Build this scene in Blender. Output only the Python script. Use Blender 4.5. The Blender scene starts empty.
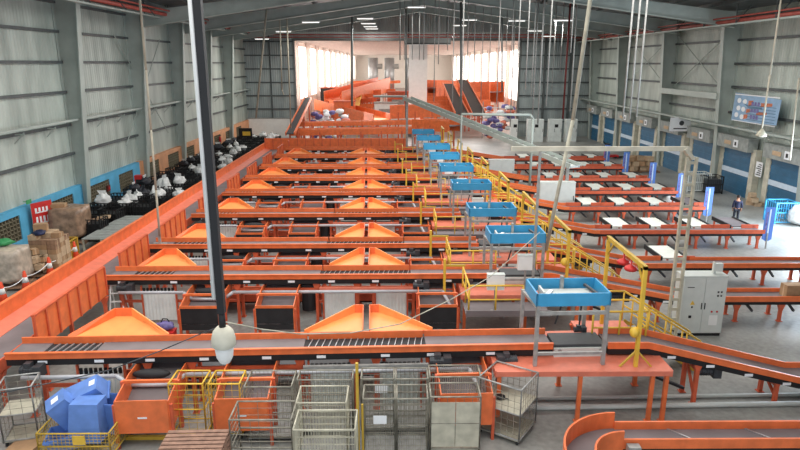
import bpy, bmesh, math, random
from mathutils import Vector, Matrix
random.seed(7)
XL, XR, YE = -20.6, 27.3, 88.0
EAVE, RIDGE, RX = 14.0, 16.8, 3.0
C = bpy.context.scene.collection
SC = bpy.context.scene
R = math.radians
# ---------------------------------------------------------------- camera
CH, F0, PITCH, YAW = 10.0, 620.0, R(14.6), R(0.46)
cd = bpy.data.cameras.new('camera'); cam = bpy.data.objects.new('camera', cd); C.objects.link(cam)
cam.location = (0, 0, CH); cam.rotation_euler = (R(90) - PITCH, 0, -YAW)
cd.sensor_width = 36; cd.lens = 36 * F0 / 800; cd.clip_end = 600
SC.camera = cam
# ---------------------------------------------------------------- world, lights, exposure
w = bpy.data.worlds.new('world'); SC.world = w; w.use_nodes = True
w.node_tree.nodes['Background'].inputs[0].default_value = (0.80, 0.88, 1.0, 1)
w.node_tree.nodes['Background'].inputs[1].default_value = 1.1
SC.view_settings.view_transform = 'Standard'; SC.view_settings.look = 'None'
SC.view_settings.gamma = 1; SC.view_settings.exposure = 0.28; SC.view_settings.use_curve_mapping = False
def area(name, loc, rot, sx, sy, power, col=(1, 1, 1)):
    l = bpy.data.lights.new(name, 'AREA'); l.shape = 'RECTANGLE'; l.size = sx; l.size_y = sy
    l.energy = power; l.color = col
    o = bpy.data.objects.new(name, l); C.objects.link(o); o.location = loc; o.rotation_euler = rot
    return o
area('hall_fill_light', (-6, 12, 14.2), (R(-8), 0, 0), 26, 22, 4200, (1.0, 0.98, 0.95))  # added area light above the view, brightens the near hall
area('hall_fill_light', (4, 36, 14.6), (0, 0, 0), 34, 18, 5200, (1.0, 0.98, 0.95))  # second added area light above the view, for the sorting lines
area('dock_daylight', (26.3, 34, 3.0), (0, R(90), 0), 5, 9, 2600, (0.72, 0.85, 1.0))
area('daylight_from_far_hall', (2, 86.5, 7), (R(-90), 0, 0), 28, 11, 2000, (1.0, 0.97, 0.95))

# ---------------------------------------------------------------- geometry helpers
def P(u, v, h):
    F = Vector((math.sin(YAW) * math.cos(PITCH), math.cos(YAW) * math.cos(PITCH), -math.sin(PITCH)))
    Rv = Vector((math.cos(YAW), -math.sin(YAW), 0)); U = Rv.cross(F)
    d = F + Rv * ((u - 400) / F0) - U * ((v - 225) / F0)
    t = (h - CH) / d.z
    return Vector((d.x * t, d.y * t, h))
class MB:
    def __init__(s): s.v = []; s.f = []; s.sm = False; s.mi = []; s.cur = 0
    def add(s, vs, fs):
        b = len(s.v); s.v += [tuple(x) for x in vs]
        for f in fs: s.f.append(tuple(i + b for i in f)); s.mi.append(s.cur)
        return s
    def box(s, x0, x1, y0, y1, z0, z1):
        return s.add([(x0,y0,z0),(x1,y0,z0),(x1,y1,z0),(x0,y1,z0),(x0,y0,z1),(x1,y0,z1),(x1,y1,z1),(x0,y1,z1)],
                     [(0,3,2,1),(4,5,6,7),(0,1,5,4),(1,2,6,5),(2,3,7,6),(3,0,4,7)])
    def bar(s, p, q, w, h=None):
        p = Vector(p); q = Vector(q); h = h or w; d = (q - p).normalized()
        up = Vector((0, 0, 1)) if abs(d.z) < .95 else Vector((0, 1, 0))
        a = d.cross(up).normalized() * w / 2; b = a.cross(d).normalized() * h / 2
        vs = [p - a - b, p + a - b, p + a + b, p - a + b, q - a - b, q + a - b, q + a + b, q - a + b]
        return s.add(vs, [(0,1,2,3),(7,6,5,4),(0,4,5,1),(1,5,6,2),(2,6,7,3),(3,7,4,0)])
    def tube(s, p, q, r, n=8, r2=None):
        p = Vector(p); q = Vector(q); d = (q - p).normalized(); r2 = r if r2 is None else r2
        up = Vector((0, 0, 1)) if abs(d.z) < .95 else Vector((0, 1, 0))
        a = d.cross(up).normalized(); b = a.cross(d).normalized()
        vs = [p + (a * math.cos(t) + b * math.sin(t)) * r for t in [6.2832 * k / n for k in range(n)]]
        vs += [q + (a * math.cos(t) + b * math.sin(t)) * r2 for t in [6.2832 * k / n for k in range(n)]]
        fs = [(k, (k + 1) % n, n + (k + 1) % n, n + k) for k in range(n)]
        fs += [tuple(range(n - 1, -1, -1)), tuple(range(n, 2 * n))]
        return s.add(vs, fs)
    def path(s, pts, r, n=8):
        for a, b in zip(pts, pts[1:]): s.tube(a, b, r, n)
        return s
    def strip(s, pts, y0, y1, z0, z1):            # pts (x,z): a rail that follows a polyline in x and z
        for (xa, za), (xb, zb) in zip(pts, pts[1:]):
            s.add([(xa,y0,za+z0),(xb,y0,zb+z0),(xb,y1,zb+z0),(xa,y1,za+z0),(xa,y0,za+z1),(xb,y0,zb+z1),(xb,y1,zb+z1),(xa,y1,za+z1)],
                  [(0,3,2,1),(4,5,6,7),(0,1,5,4),(1,2,6,5),(2,3,7,6),(3,0,4,7)])
        return s
    def prism(s, pts, d):                           # pts 3D polygon, extruded by vector d
        n = len(pts); d = Vector(d)
        vs = [Vector(p) for p in pts] + [Vector(p) + d for p in pts]
        return s.add(vs, [tuple(range(n - 1, -1, -1)), tuple(range(n, 2 * n))] + [(k, (k + 1) % n, n + (k + 1) % n, n + k) for k in range(n)])
    def lathe(s, prof, n=16, c=(0, 0, 0)):
        vs = [(c[0] + r * math.cos(6.2832 * k / n), c[1] + r * math.sin(6.2832 * k / n), c[2] + z) for r, z in prof for k in range(n)]
        fs = [(j * n + k, j * n + (k + 1) % n, (j + 1) * n + (k + 1) % n, (j + 1) * n + k) for j in range(len(prof) - 1) for k in range(n)]
        fs += [tuple(range(n - 1, -1, -1)), tuple(range((len(prof) - 1) * n, len(prof) * n))]
        return s.add(vs, fs)
    def blob(s, c, rx, ry, rz, seed=0, amp=.15, n=12, m=8, box=0.0):
        rnd = random.Random(seed); ph = [rnd.uniform(0, 6.28) for _ in range(8)]
        vs = []
        for j in range(m + 1):
            th = math.pi * j / m
            for k in range(n):
                t = 6.2832 * k / n
                q = 1 + amp * (math.sin(3 * t + ph[0]) * math.sin(2 * th + ph[1]) + .6 * math.sin(5 * t + ph[2] + 3 * th) + .4 * math.sin(7 * th + ph[3] - 2 * t))
                dx, dy, dz = math.sin(th) * math.cos(t), math.sin(th) * math.sin(t), -math.cos(th)
                if box:
                    mm = max(abs(dx), abs(dy), abs(dz)); g = 1 + box * (1 / mm - 1)
                    q *= g
                vs.append((c[0] + rx * dx * q, c[1] + ry * dy * q, c[2] + rz * dz * (q if dz > 0 else 1)))
        fs = [(j * n + k, j * n + (k + 1) % n, (j + 1) * n + (k + 1) % n, (j + 1) * n + k) for j in range(m) for k in range(n)]
        return s.add(vs, fs)
    def move(s, dx, dy, dz, rz=0):
        c, q = math.cos(rz), math.sin(rz)
        s.v = [(x * c - y * q + dx, x * q + y * c + dy, z + dz) for x, y, z in s.v]; return s
    def build(s, name, m, parent=None, smooth=False):
        me = bpy.data.meshes.new(name); off = (0, 0, 0)
        if parent is None:
            xs = [v[0] for v in s.v]; ys = [v[1] for v in s.v]; zs = [v[2] for v in s.v]
            off = ((min(xs) + max(xs)) / 2, (min(ys) + max(ys)) / 2, min(zs))
        me.from_pydata([(v[0] - off[0], v[1] - off[1], v[2] - off[2]) for v in s.v], [], s.f)
        ms = m if isinstance(m, (list, tuple)) else [m]
        for k in ms: me.materials.append(M[k] if isinstance(k, str) else k)
        for p, i in zip(me.polygons, s.mi): p.material_index = i; p.use_smooth = smooth
        bm = bmesh.new(); bm.from_mesh(me); bmesh.ops.remove_doubles(bm, verts=bm.verts, dist=1e-5)
        bmesh.ops.recalc_face_normals(bm, faces=bm.faces); bm.to_mesh(me); bm.free()
        o = bpy.data.objects.new(name, me); C.objects.link(o); o.location = off
        if parent is not None: o.parent = parent
        return o
def thing(name, label, cat, loc=(0, 0, 0), rz=0, group=None):
    o = bpy.data.objects.new(name, None); C.objects.link(o); o.empty_display_size = .1
    o.location = loc; o.rotation_euler = (0, 0, rz); tag(o, label, cat, group); return o
def roofz(x): return RIDGE - (RIDGE - EAVE) * (abs(x - RX) / ((XR - RX) if x > RX else (RX - XL))) - .02
def under_roof(a, b):                                    # shorten a hanging line so that it starts at the roof
    a = Vector(a); b = Vector(b)
    while a.z > roofz(a.x): a = a + (b - a) * .01
    return a
def tag(o, label, cat, group=None):
    o['label'] = label; o['category'] = cat
    if group: o['group'] = group
    return o
def struct(name, mb, m):
    o = mb.build(name, m); o['kind'] = 'structure'; return o
def dup(root, loc, rz=0, label=None, group=None):
    def cp(o, par):
        c = o.copy(); C.objects.link(c)
        if par: c.parent = par
        for ch in kids.get(o.name, []): cp(ch, c)
        return c
    kids = {}
    def walk(o):
        kids[o.name] = list(o.children)
        for c in o.children: walk(c)
    walk(root)
    r = cp(root, None); r.location = loc; r.rotation_euler = (0, 0, rz)
    if label: r['label'] = label
    if group: r['group'] = group
    return r
# ---------------------------------------------------------------- materials
M = {}
def lin(c): return tuple(((x / 255) / 12.92 if x / 255 <= .04045 else ((x / 255 + .055) / 1.055) ** 2.4) for x in c) + (1,)
def mat(name, col, rough=.5, metal=0, var=.12, scale=3, bump=0, col2=None, emit=0, spec=None, trans=0, alpha=1):
    m = bpy.data.materials.new(name); m.use_nodes = True; nt = m.node_tree; b = nt.nodes['Principled BSDF']
    b.inputs['Roughness'].default_value = rough; b.inputs['Metallic'].default_value = metal
    c = lin(col); b.inputs['Base Color'].default_value = c
    if emit:
        b.inputs['Emission Color'].default_value = c; b.inputs['Emission Strength'].default_value = emit
    if trans: b.inputs['Transmission Weight'].default_value = trans
    if alpha < 1: b.inputs['Alpha'].default_value = alpha
    if var or col2:
        tc = nt.nodes.new('ShaderNodeTexCoord'); n = nt.nodes.new('ShaderNodeTexNoise')
        n.inputs['Scale'].default_value = scale; n.inputs['Detail'].default_value = 4
        nt.links.new(tc.outputs['Object'], n.inputs['Vector'])
        r = nt.nodes.new('ShaderNodeValToRGB'); r.color_ramp.elements[0].position = .35; r.color_ramp.elements[1].position = .68
        d = lin(col2) if col2 else tuple(x * (1 - var * 1.6) for x in c[:3]) + (1,)
        r.color_ramp.elements[0].color = d; r.color_ramp.elements[1].color = c if col2 else tuple(min(1, x * (1 + var * .5)) for x in c[:3]) + (1,)
        nt.links.new(n.outputs['Fac'], r.inputs['Fac']); nt.links.new(r.outputs['Color'], b.inputs['Base Color'])
        if bump:
            bp = nt.nodes.new('ShaderNodeBump'); bp.inputs['Strength'].default_value = bump; bp.inputs['Distance'].default_value = .05
            nt.links.new(n.outputs['Fac'], bp.inputs['Height']); nt.links.new(bp.outputs['Normal'], b.inputs['Normal'])
    M[name] = m; return m
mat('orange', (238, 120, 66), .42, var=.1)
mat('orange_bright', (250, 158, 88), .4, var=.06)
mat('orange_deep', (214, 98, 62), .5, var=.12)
mat('pink_orange', (222, 124, 98), .5, var=.08)
mat('belt', (122, 114, 115), .65, var=.12, scale=1.2)
mat('belt_dark', (70, 72, 74), .6, var=.1)
mat('belt_white', (222, 224, 214), .5, var=.05)
mat('black', (24, 24, 26), .6, var=.2)
mat('dark_rubber', (36, 37, 40), .7, var=.2)
mat('motor_grey', (62, 66, 70), .45, var=.2, scale=9)
mat('roller_steel', (176, 178, 180), .35, .6, var=.1)
mat('pipe_grey', (186, 188, 192), .45, .1, var=.1)
mat('steel', (166, 166, 162), .45, .2, var=.15, scale=5)
mat('cage_steel', (150, 146, 132), .5, .1, var=.2, scale=6)
mat('cage_beige', (192, 188, 168), .6, 0, var=.15)
mat('panel_pale', (232, 238, 234), .5, var=.07, scale=2)
mat('cabinet_grey', (208, 212, 206), .45, var=.04)
mat('white', (236, 236, 232), .5, var=.03)
mat('paper', (240, 242, 244), .7, var=.02)
mat('blue_hood', (62, 160, 208), .4, var=.06)
mat('blue_crate', (100, 138, 206), .4, var=.1)
mat('blue_sign', (86, 126, 204), .5, var=.06)
mat('yellow', (230, 188, 66), .45, var=.08)
mat('yellow_dull', (206, 170, 62), .5, var=.1)
mat('red', (204, 44, 40), .45, var=.1)
mat('cone_orange', (238, 82, 44), .5, var=.05)
mat('card', (176, 140, 104), .8, var=.12, scale=4)
mat('card_light', (200, 172, 140), .8, var=.1, scale=4)
mat('wrap', (200, 184, 166), .3, var=.25, scale=3, bump=.25)
mat('wrap_brown', (170, 140, 116), .3, var=.3, scale=3, bump=.25)
mat('sack_white', (222, 224, 222), .6, var=.12, scale=5, bump=.4)
mat('sack_dark', (46, 48, 56), .6, var=.3, scale=6, bump=.5)
mat('sack_navy', (40, 48, 84), .6, var=.3, scale=6, bump=.5)
mat('wood', (158, 122, 96), .8, var=.2, scale=6)
mat('pallet_red', (150, 116, 98), .8, var=.2, scale=6)
mat('column_grey', (172, 182, 175), .55, .1, var=.08, scale=1)
mat('column_dark', (116, 120, 118), .6, .1, var=.1, scale=1)
mat('girt', (88, 94, 94), .6, .1, var=.15)
mat('blue_wall', (92, 178, 218), .7, var=.1, scale=1.2)
mat('peach_wall', (226, 164, 122), .7, var=.12, scale=1.2)
mat('breeze', (130, 122, 100), .85, var=.2, scale=8)
mat('cream_pier', (206, 202, 184), .8, var=.15, scale=2)
mat('door_blue', (52, 108, 142), .5, .1, var=.12, scale=1)
mat('door_band', (206, 222, 236), .5, var=.05)
mat('dock_grey', (156, 162, 158), .7, var=.15, scale=3)
mat('pipe_red', (176, 84, 72), .5, var=.15)
mat('rust_red', (118, 44, 40), .6, var=.2)
mat('far_white', (246, 240, 232), .8, var=.02)
mat('far_ceiling', (214, 198, 190), .8, var=.05)
mat('window_glow', (255, 252, 246), .5, var=0, emit=2.6)
mat('lamp_glow', (255, 255, 250), .5, var=0, emit=1.0)
mat('far_floor', (176, 158, 150), .5, var=.1)
mat('skin', (176, 124, 96), .6, var=.05)
mat('uniform', (24, 30, 62), .8, var=.15, scale=8)
mat('trousers', (26, 28, 40), .8, var=.15)
mat('hair', (18, 15, 14), .7, var=.1)
mat('rope', (176, 168, 150), .8, var=.1)
mat('green', (60, 150, 90), .5, var=.05)
mat('banner_blue', (146, 178, 208), .7, var=.12, scale=2)
mat('banner_orange', (206, 120, 84), .7, var=.2)
mat('purple', (120, 110, 170), .6, var=.3, scale=6)
def mat_floor():
    m = bpy.data.materials.new('concrete_floor'); m.use_nodes = True; nt = m.node_tree; b = nt.nodes['Principled BSDF']
    tc = nt.nodes.new('ShaderNodeTexCoord')
    def noise(sc, det=6):
        n = nt.nodes.new('ShaderNodeTexNoise'); n.inputs['Scale'].default_value = sc; n.inputs['Detail'].default_value = det
        nt.links.new(tc.outputs['Object'], n.inputs['Vector']); return n
    n1 = noise(.35); n2 = noise(6, 8)
    r = nt.nodes.new('ShaderNodeValToRGB'); r.color_ramp.elements[0].color = lin((108, 108, 104)); r.color_ramp.elements[1].color = lin((172, 172, 166))
    r.color_ramp.elements[0].position = .3; r.color_ramp.elements[1].position = .7
    mx = nt.nodes.new('ShaderNodeMath'); mx.operation = 'MULTIPLY_ADD'; mx.inputs[1].default_value = .35
    nt.links.new(n2.outputs['Fac'], mx.inputs[0])
    sc = nt.nodes.new('ShaderNodeMath'); sc.operation = 'MULTIPLY'; sc.inputs[1].default_value = .65
    nt.links.new(n1.outputs['Fac'], sc.inputs[0]); nt.links.new(sc.outputs[0], mx.inputs[2])
    nt.links.new(mx.outputs[0], r.inputs['Fac']); nt.links.new(r.outputs['Color'], b.inputs['Base Color'])
    b.inputs['Roughness'].default_value = .38; M['floor'] = m
mat_floor()
def mat_clad(name, c1, c2, axis):
    m = bpy.data.materials.new(name); m.use_nodes = True; nt = m.node_tree; b = nt.nodes['Principled BSDF']
    tc = nt.nodes.new('ShaderNodeTexCoord'); sp = nt.nodes.new('ShaderNodeSeparateXYZ'); nt.links.new(tc.outputs['Object'], sp.inputs[0])
    k = nt.nodes.new('ShaderNodeMath'); k.operation = 'MULTIPLY'; k.inputs[1].default_value = 2 * math.pi / .3
    nt.links.new(sp.outputs[axis], k.inputs[0])
    s = nt.nodes.new('ShaderNodeMath'); s.operation = 'SINE'; nt.links.new(k.outputs[0], s.inputs[0])
    bp = nt.nodes.new('ShaderNodeBump'); bp.inputs['Strength'].default_value = .4; bp.inputs['Distance'].default_value = .03
    nt.links.new(s.outputs[0], bp.inputs['Height']); nt.links.new(bp.outputs['Normal'], b.inputs['Normal'])
    # stains of their own shape: broad sheets and vertical streaks
    mp = nt.nodes.new('ShaderNodeMapping'); mp.inputs['Scale'].default_value = (.5, .5, .12) ; nt.links.new(tc.outputs['Object'], mp.inputs['Vector'])
    n = nt.nodes.new('ShaderNodeTexNoise'); n.inputs['Scale'].default_value = 1.6; n.inputs['Detail'].default_value = 6; nt.links.new(mp.outputs[0], n.inputs['Vector'])
    r = nt.nodes.new('ShaderNodeValToRGB'); r.color_ramp.elements[0].position = .32; r.color_ramp.elements[1].position = .7
    r.color_ramp.elements[0].color = lin(c2); r.color_ramp.elements[1].color = lin(c1)
    nt.links.new(n.outputs['Fac'], r.inputs['Fac']); nt.links.new(r.outputs['Color'], b.inputs['Base Color'])
    b.inputs['Roughness'].default_value = .5; M[name] = m
mat_clad('clad_y', (194, 204, 194), (150, 160, 152), 1)
mat_clad('clad_x', (168, 178, 176), (128, 138, 138), 0)
mat_clad('roof_sheet', (104, 108, 110), (76, 82, 84), 1)
ORD = ['nearest', 'second', 'third', 'fourth', 'fifth', 'sixth', 'seventh', 'eighth', 'ninth']
# ================================================================= SETTING
def at_depth(x, X):                                      # hall depth where image column x meets the wall plane X
    return (F0 * X / (x - 395) - 2.2) / math.cos(PITCH)
struct('floor', MB().box(-30, 40, -6, 290, -.3, 0), 'floor')
struct('wall_left', MB().box(XL - .2, XL, -6, YE, 0, EAVE + .3), 'clad_y')
struct('wall_right', MB().box(XR, XR + .2, -6, YE, 0, EAVE + .3), 'clad_y')
ox0, ox1, oz = -13.7, 17.1, 13.0                          # opening in the end wall
b = MB().box(XL, ox0, YE, YE + .3, 0, EAVE + 3).box(ox1, XR, YE, YE + .3, 0, EAVE + 3).box(ox0, ox1, YE, YE + .3, oz, EAVE + 3)
struct('wall_back', b, 'clad_x')
b = MB()
for z in (2, 3.8, 5.6, 7.4, 9.2, 11, 12.8):
    b.box(XL, ox0 - .1, YE - .18, YE, z, z + .16); b.box(ox1 + .1, XR, YE - .18, YE, z, z + .16)
for x in (-17.2,): b.box(x, x + .2, YE - .2, YE, 0, EAVE)
for x in (20.5, 24): b.box(x, x + .3, YE - .35, YE - .02, 0, EAVE)
struct('trim_1', b, 'girt')
b = MB().box(ox0 - .25, ox0, YE - .1, YE + .5, 0, oz).box(ox1, ox1 + .25, YE - .1, YE + .5, 0, oz).box(ox0 - .25, ox1 + .25, YE - .1, YE + .5, oz, oz + .3)
struct('trim_2', b, 'column_dark')
# roof
b = MB()
b.prism([(XL - .5, -6, EAVE), (RX, -6, RIDGE), (XR + .5, -6, EAVE), (XR + .5, -6, EAVE + .3), (RX, -6, RIDGE + .3), (XL - .5, -6, EAVE + .3)], (0, YE + 6.3, 0))
struct('ceiling', b, 'roof_sheet')
b = MB()
for k in range(-8, 10):                                   # purlins run along the hall under the roof sheets
    x = RX + k * 2.6
    if XL + 1 < x < XR - 1:
        z = (RIDGE - (RIDGE - EAVE) * (abs(x - RX) / ((XR - RX) if x > RX else (RX - XL)))) - .32
        b.box(x - .05, x + .05, 40, YE, z, z + .25)
struct('trim_3', b, 'girt')
LF = [29.5, 39.6, 49.7, 58.9, 67.7, 76.7]; RF = [39.6, 50.9, 62.1, 74.5, 85.0]
b = MB()
for Y in LF:                                              # left portal columns, tapered, with flanges
    b.prism([(XL, Y, 0), (XL + .55, Y, 0), (XL + 1.5, Y, EAVE), (XL, Y, EAVE)], (0, .06, 0))
    b.prism([(XL + .53, Y - .22, 0), (XL + .6, Y - .22, 0), (XL + 1.56, Y - .22, EAVE), (XL + 1.48, Y - .22, EAVE)], (0, .5, 0))
    b.box(XL, XL + .08, Y - .22, Y + .28, 0, EAVE)
struct('column_left', b, 'column_grey')
b = MB()
for Y in RF:
    b.prism([(XR, Y, 0), (XR - .7, Y, 0), (XR - 1.5, Y, EAVE), (XR, Y, EAVE)], (0, .06, 0))
    b.prism([(XR - .68, Y - .22, 0), (XR - .75, Y - .22, 0), (XR - 1.56, Y - .22, EAVE), (XR - 1.48, Y - .22, EAVE)], (0, .5, 0))
    b.box(XR - .08, XR, Y - .22, Y + .28, 0, EAVE)
struct('column_right', b, 'column_grey')
b = MB()
for Y in (49.7, 60, 68.5, 77.5):                        # rafters
    for (xa, s) in ((XL + 1.2, 1), (XR - 1.2, -1)):
        za = EAVE - .2
        b.prism([(xa, Y, za - 1.1), (xa, Y, za), (RX, Y, RIDGE - .25), (RX, Y, RIDGE - .85)], (0, .06, 0))
        b.prism([(xa, Y - .2, za - 1.16), (xa, Y - .2, za - 1.08), (RX, Y - .2, RIDGE - .83), (RX, Y - .2, RIDGE - .91)], (0, .46, 0))
struct('trim_4', b, 'column_grey')
b = MB()                                                  # girts on the side walls
for z in (4.4, 6.2, 8.2, 10.0, 11.8, 13.5):
    b.box(XL, XL + .2, -6, YE, z, z + .16)
    if z > 5: b.box(XR - .22, XR, -6, YE, z - .1, z + .08)
struct('trim_5', b, 'girt')
b = MB()
for z, x0, w_ in ((6.55, XL + .62, .14),): b.box(x0, x0 + w_, -6, YE, z, z + .12)
for Y in [24 + 3.2 * k for k in range(20)]:
    b.bar((XL + .1, Y, 6.3), (XL + .7, Y, 6.3), .06); b.bar((XL + .1, Y, 5.8), (XL + .7, Y, 6.4), .05)
struct('trim_6', b, 'column_grey')
b = MB()                                                  # cable shelf along the right wall over the dock boxes
b.box(XR - 1.5, XR - 1.0, 30, YE, 5.2, 5.32)
for Y in [34 + 2.75 * k for k in range(19)]: b.bar((XR, Y, 4.8), (XR - 1.4, Y, 5.2), .06); b.bar((XR - 1.5, Y, 5.25), (XR, Y, 5.25), .06)
b.box(XR - 1.3, XR - .9, 51, 62, 7.2, 7.7)
struct('trim_7', b, 'column_grey')
b = MB()                                                  # wall bracing
for Ya, Yb in ((51.2, 62), (62.4, 74.3)):
    b.tube((XR - .3, Ya, 7.5), (XR - .3, Yb, 12.8), .04, 6); b.tube((XR - .3, Ya, 12.8), (XR - .3, Yb, 7.5), .04, 6)
b.tube((XL + .3, 47, 4), (XL + .3, 56, 12), .04, 6); b.tube((XL + .3, 56, 4), (XL + .3, 47, 12), .04, 6)
struct('trim_8', b, 'column_grey')
# red service pipes under the eaves
for (x, z, s, lab) in ((XR - 2.6, 13.0, -1, 'dusty red pipe run hung under the right-hand eave'), (XL + 3.2, 13.6, 1, 'dusty red pipe run hung under the left-hand eave')):
    t = thing('service_pipe', lab, 'pipe', (x, 30, z))
    MB().tube((0, 0, 0), (0, 57, 0), .13, 10).tube((.3 * s, 0, .25), (.3 * s, 57, .25), .06, 8).build('pipe', 'pipe_red', t, True)
    for k in range(12): MB().bar((-.3, 2 + 4.8 * k, -.25), (-.3, 2 + 4.8 * k, 1.1), .05).bar((s * -.7, 2 + 4.8 * k, 1.0), (.4 * s, 2 + 4.8 * k, -.3), .07).build('hanger', 'girt', t)
    MB().box(-.5, -.25, 0, 57, -.3, -.2).build('cable_tray', 'column_grey', t)
# two red pipes crossing in front of the end wall
t = thing('service_pipe', 'two dusty red pipes crossing under the roof before the far opening', 'pipe', (RX, 78, 13.1))
MB().tube((-22, 0, .25), (23, 0, .25), .07, 8).tube((-22, 0, -.05), (23, 0, -.05), .06, 8).build('pipe', 'pipe_red', t, True)
MB().box(-22, 23, .2, .4, .45, .55).build('cable_tray', 'column_grey', t)
# lower masonry on the left wall
zc = lambda x: at_depth(x, -20.2)
band = 2.45
YS = 48.9
for (y0, y1, m, nm) in ((-6, YS, 'blue_wall', 'wall_left_1'), (YS, YE - .3, 'peach_wall', 'wall_left_2')):
    b = MB(); wins = [(a, c) for a, c in [(a_ * 1.026, c_ * 1.026) for a_, c_ in [(22, 24.8), (27.0, 31.8), (34.5, 37.4), (39.5, 42.4), (43.9, 46.4), (49.2, 51.7), (53.8, 56.6), (58.8, 61.1), (63, 65.6), (68, 70.6), (72.8, 75.2), (77.8, 80.4)]] if y0 < a < y1]
    xs = (XL, XL + .35); cur = y0
    for a, c in wins:
        b.box(*xs, cur, a, 0, band); b.box(*xs, a, c, 0, .75); b.box(*xs, a, c, 2.1, band); cur = c
    b.box(*xs, cur, y1, 0, band)
    struct(nm, b, m)
    for a, c in wins:                                    # open breeze-block vents
        q = MB()
        n = max(3, int((c - a) / .28)); dz = 1.35 / 6
        for k in range(n + 1): yy = a + (c - a) * k / n; q.box(XL + .12, XL + .3, yy - .03, yy + .03, .75, 2.1)
        for k in range(7): q.box(XL + .12, XL + .3, a, c, .75 + dz * k - .025, .75 + dz * k + .025)
        q.cur = 1; q.box(XL + .05, XL + .1, a, c, .75, 2.1)
        struct('window_%d' % (1 + len([o for o in C.objects if o.name.startswith('window_')])), q, ['breeze', 'black'])
# dock doors on the right wall
doors = [(39.8, 43.7), (46.3, 50.2), (52.1, 55.6), (58.0, 61.5), (64.2, 67.8), (70.2, 73.8), (76.2, 79.8), (82.2, 85.8)]
prev = 30
b = MB(); b.box(XR - .5, XR - .02, 35.5, 39.3, 0, 3.6)
for i, (a, c) in enumerate(doors):
    b.box(XR - .5, XR - .02, a - .62, a - .04, 0, 3.75)
    b.box(XR - .5, XR - .02, c + .04, c + .62, 0, 3.75)
struct('trim_9', b, 'cream_pier')
for i, (a, c) in enumerate(doors):
    q = MB()
    n = 14
    for k in range(n): q.box(XR - .44 - (.03 if k % 2 else 0), XR - .3, a, c, k * .25, (k + 1) * .25)
    q.cur = 1; q.box(XR - .49, XR - .29, a, c, 1.6, 1.98)
    d = struct('door_%d' % (i + 1), q, ['door_blue', 'door_band'])
    t = thing('dock_header', 'grey roller housing over the %s blue dock door from the right edge' % ['first', 'second', 'third', 'fourth', 'fifth', 'sixth', 'seventh', 'eighth'][i], 'roller housing', (XR - .75, (a + c) / 2, 3.55))
    MB().box(-.25, .52, -(c - a) / 2 - .3, (c - a) / 2 + .3, 0, .95).box(-.3, .52, -(c - a) / 2 - .35, (c - a) / 2 + .35, .95, 1.02).build('housing', 'dock_grey', t)
    q = MB().box(-.3, -.26, -.9, -.3, .2, .75); q.build('number_sign', 'paper', t)
    MB().box(-.32, -.305, -.72, -.5, .33, .6).build('sign_mark', 'black', t)
    MB().box(-.29, -.26, .1, 1.1, .3, .6).build('warning_sticker', 'card_light', t)
# ------------------------------------------------ the bright hall beyond
fx0, fx1, fz, fy1 = -16.5, 24.0, 14.2, 268
struct('wall_far_left', MB().box(fx0 - .2, fx0, YE + .3, fy1, 0, fz), 'far_white')
struct('wall_far_right', MB().box(fx1, fx1 + .2, YE + .3, fy1, 0, fz), 'far_white')
struct('wall_far_back', MB().box(fx0, fx1, fy1, fy1 + .3, 0, fz), 'far_white')
struct('ceiling_far', MB().box(fx0, fx1, YE + .3, fy1, fz, fz + .2), 'far_ceiling')
struct('floor_far', MB().box(fx0, fx1, YE + .3, fy1, 0, .02), 'far_floor')
b = MB(); b2 = MB()
for k in range(12):
    y = 94 + 14 * k
    b.box(fx0 + .02, fx0 + .08, y, y + 11, 4.0, 12.8); b.box(fx1 - .08, fx1 - .02, y, y + 11, 3.0, 12.5)
    b2.box(fx0, fx1, y + 11.5, y + 11.8, fz - .9, fz - .02)
    b2.box(fx0, fx0 + .7, y + 11.3, y + 12, 0, fz); b2.box(fx1 - .7, fx1, y + 11.3, y + 12, 0, fz)
struct('window_13', b, 'window_glow')
struct('trim_10', b2, 'far_ceiling')
b = MB()
for k in range(12):
    for x in (-10, 0, 10, 19): b.box(x - 1.0, x + 1.0, 95 + 14 * k, 102 + 14 * k, fz - .06, fz - .02)
struct('window_14', b, 'window_glow')
# ceiling lamps under the main roof
lamp = thing('batten_lamp', '', 'lamp', (0, 0, 0))
MB().box(-.8, .8, -.09, .09, 0, .07).build('diffuser', 'lamp_glow', lamp); MB().box(-.85, .85, -.12, .12, .07, .16).build('housing', 'white', lamp)
MB().box(-.6, -.58, -.01, .01, .16, .9).box(.58, .6, -.01, .01, .16, .9).build('hanger', 'steel', lamp)
lamps = [(-12, 70), (-3, 66), (-3, 74), (-3, 80), (-3, 85), (-16, 78), (8, 70), (8, 80), (12, 64), (16, 74), (19, 80), (-8, 62), (15, 58), (2, 60)]
for k, (x, y) in enumerate(lamps):
    z = RIDGE - (RIDGE - EAVE) * (abs(x - RX) / ((XR - RX) if x > RX else (RX - XL))) - 1.75
    o = lamp if k == 0 else dup(lamp, (0, 0, 0))
    area('batten_light', (x, y, z - .06), (0, 0, 0), 1.6, .3, 260, (1, .99, .95))
    o.location = (x, y, z); o['label'] = 'slim white batten lamp under the dark roof, %s' % ['left of centre, nearer', 'centre, nearest of the column', 'centre, third of the column', 'centre, fourth of the column', 'centre, farthest of the column', 'far left over the end wall', 'right of centre, nearer', 'right of centre, farther', 'right, beside the hanging rods', 'right, over the far opening edge', 'far right corner', 'left, nearer than its neighbour', 'far right, nearest one', 'middle, nearest the camera'][k]; o['group'] = 'batten lamps under the roof'
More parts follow.
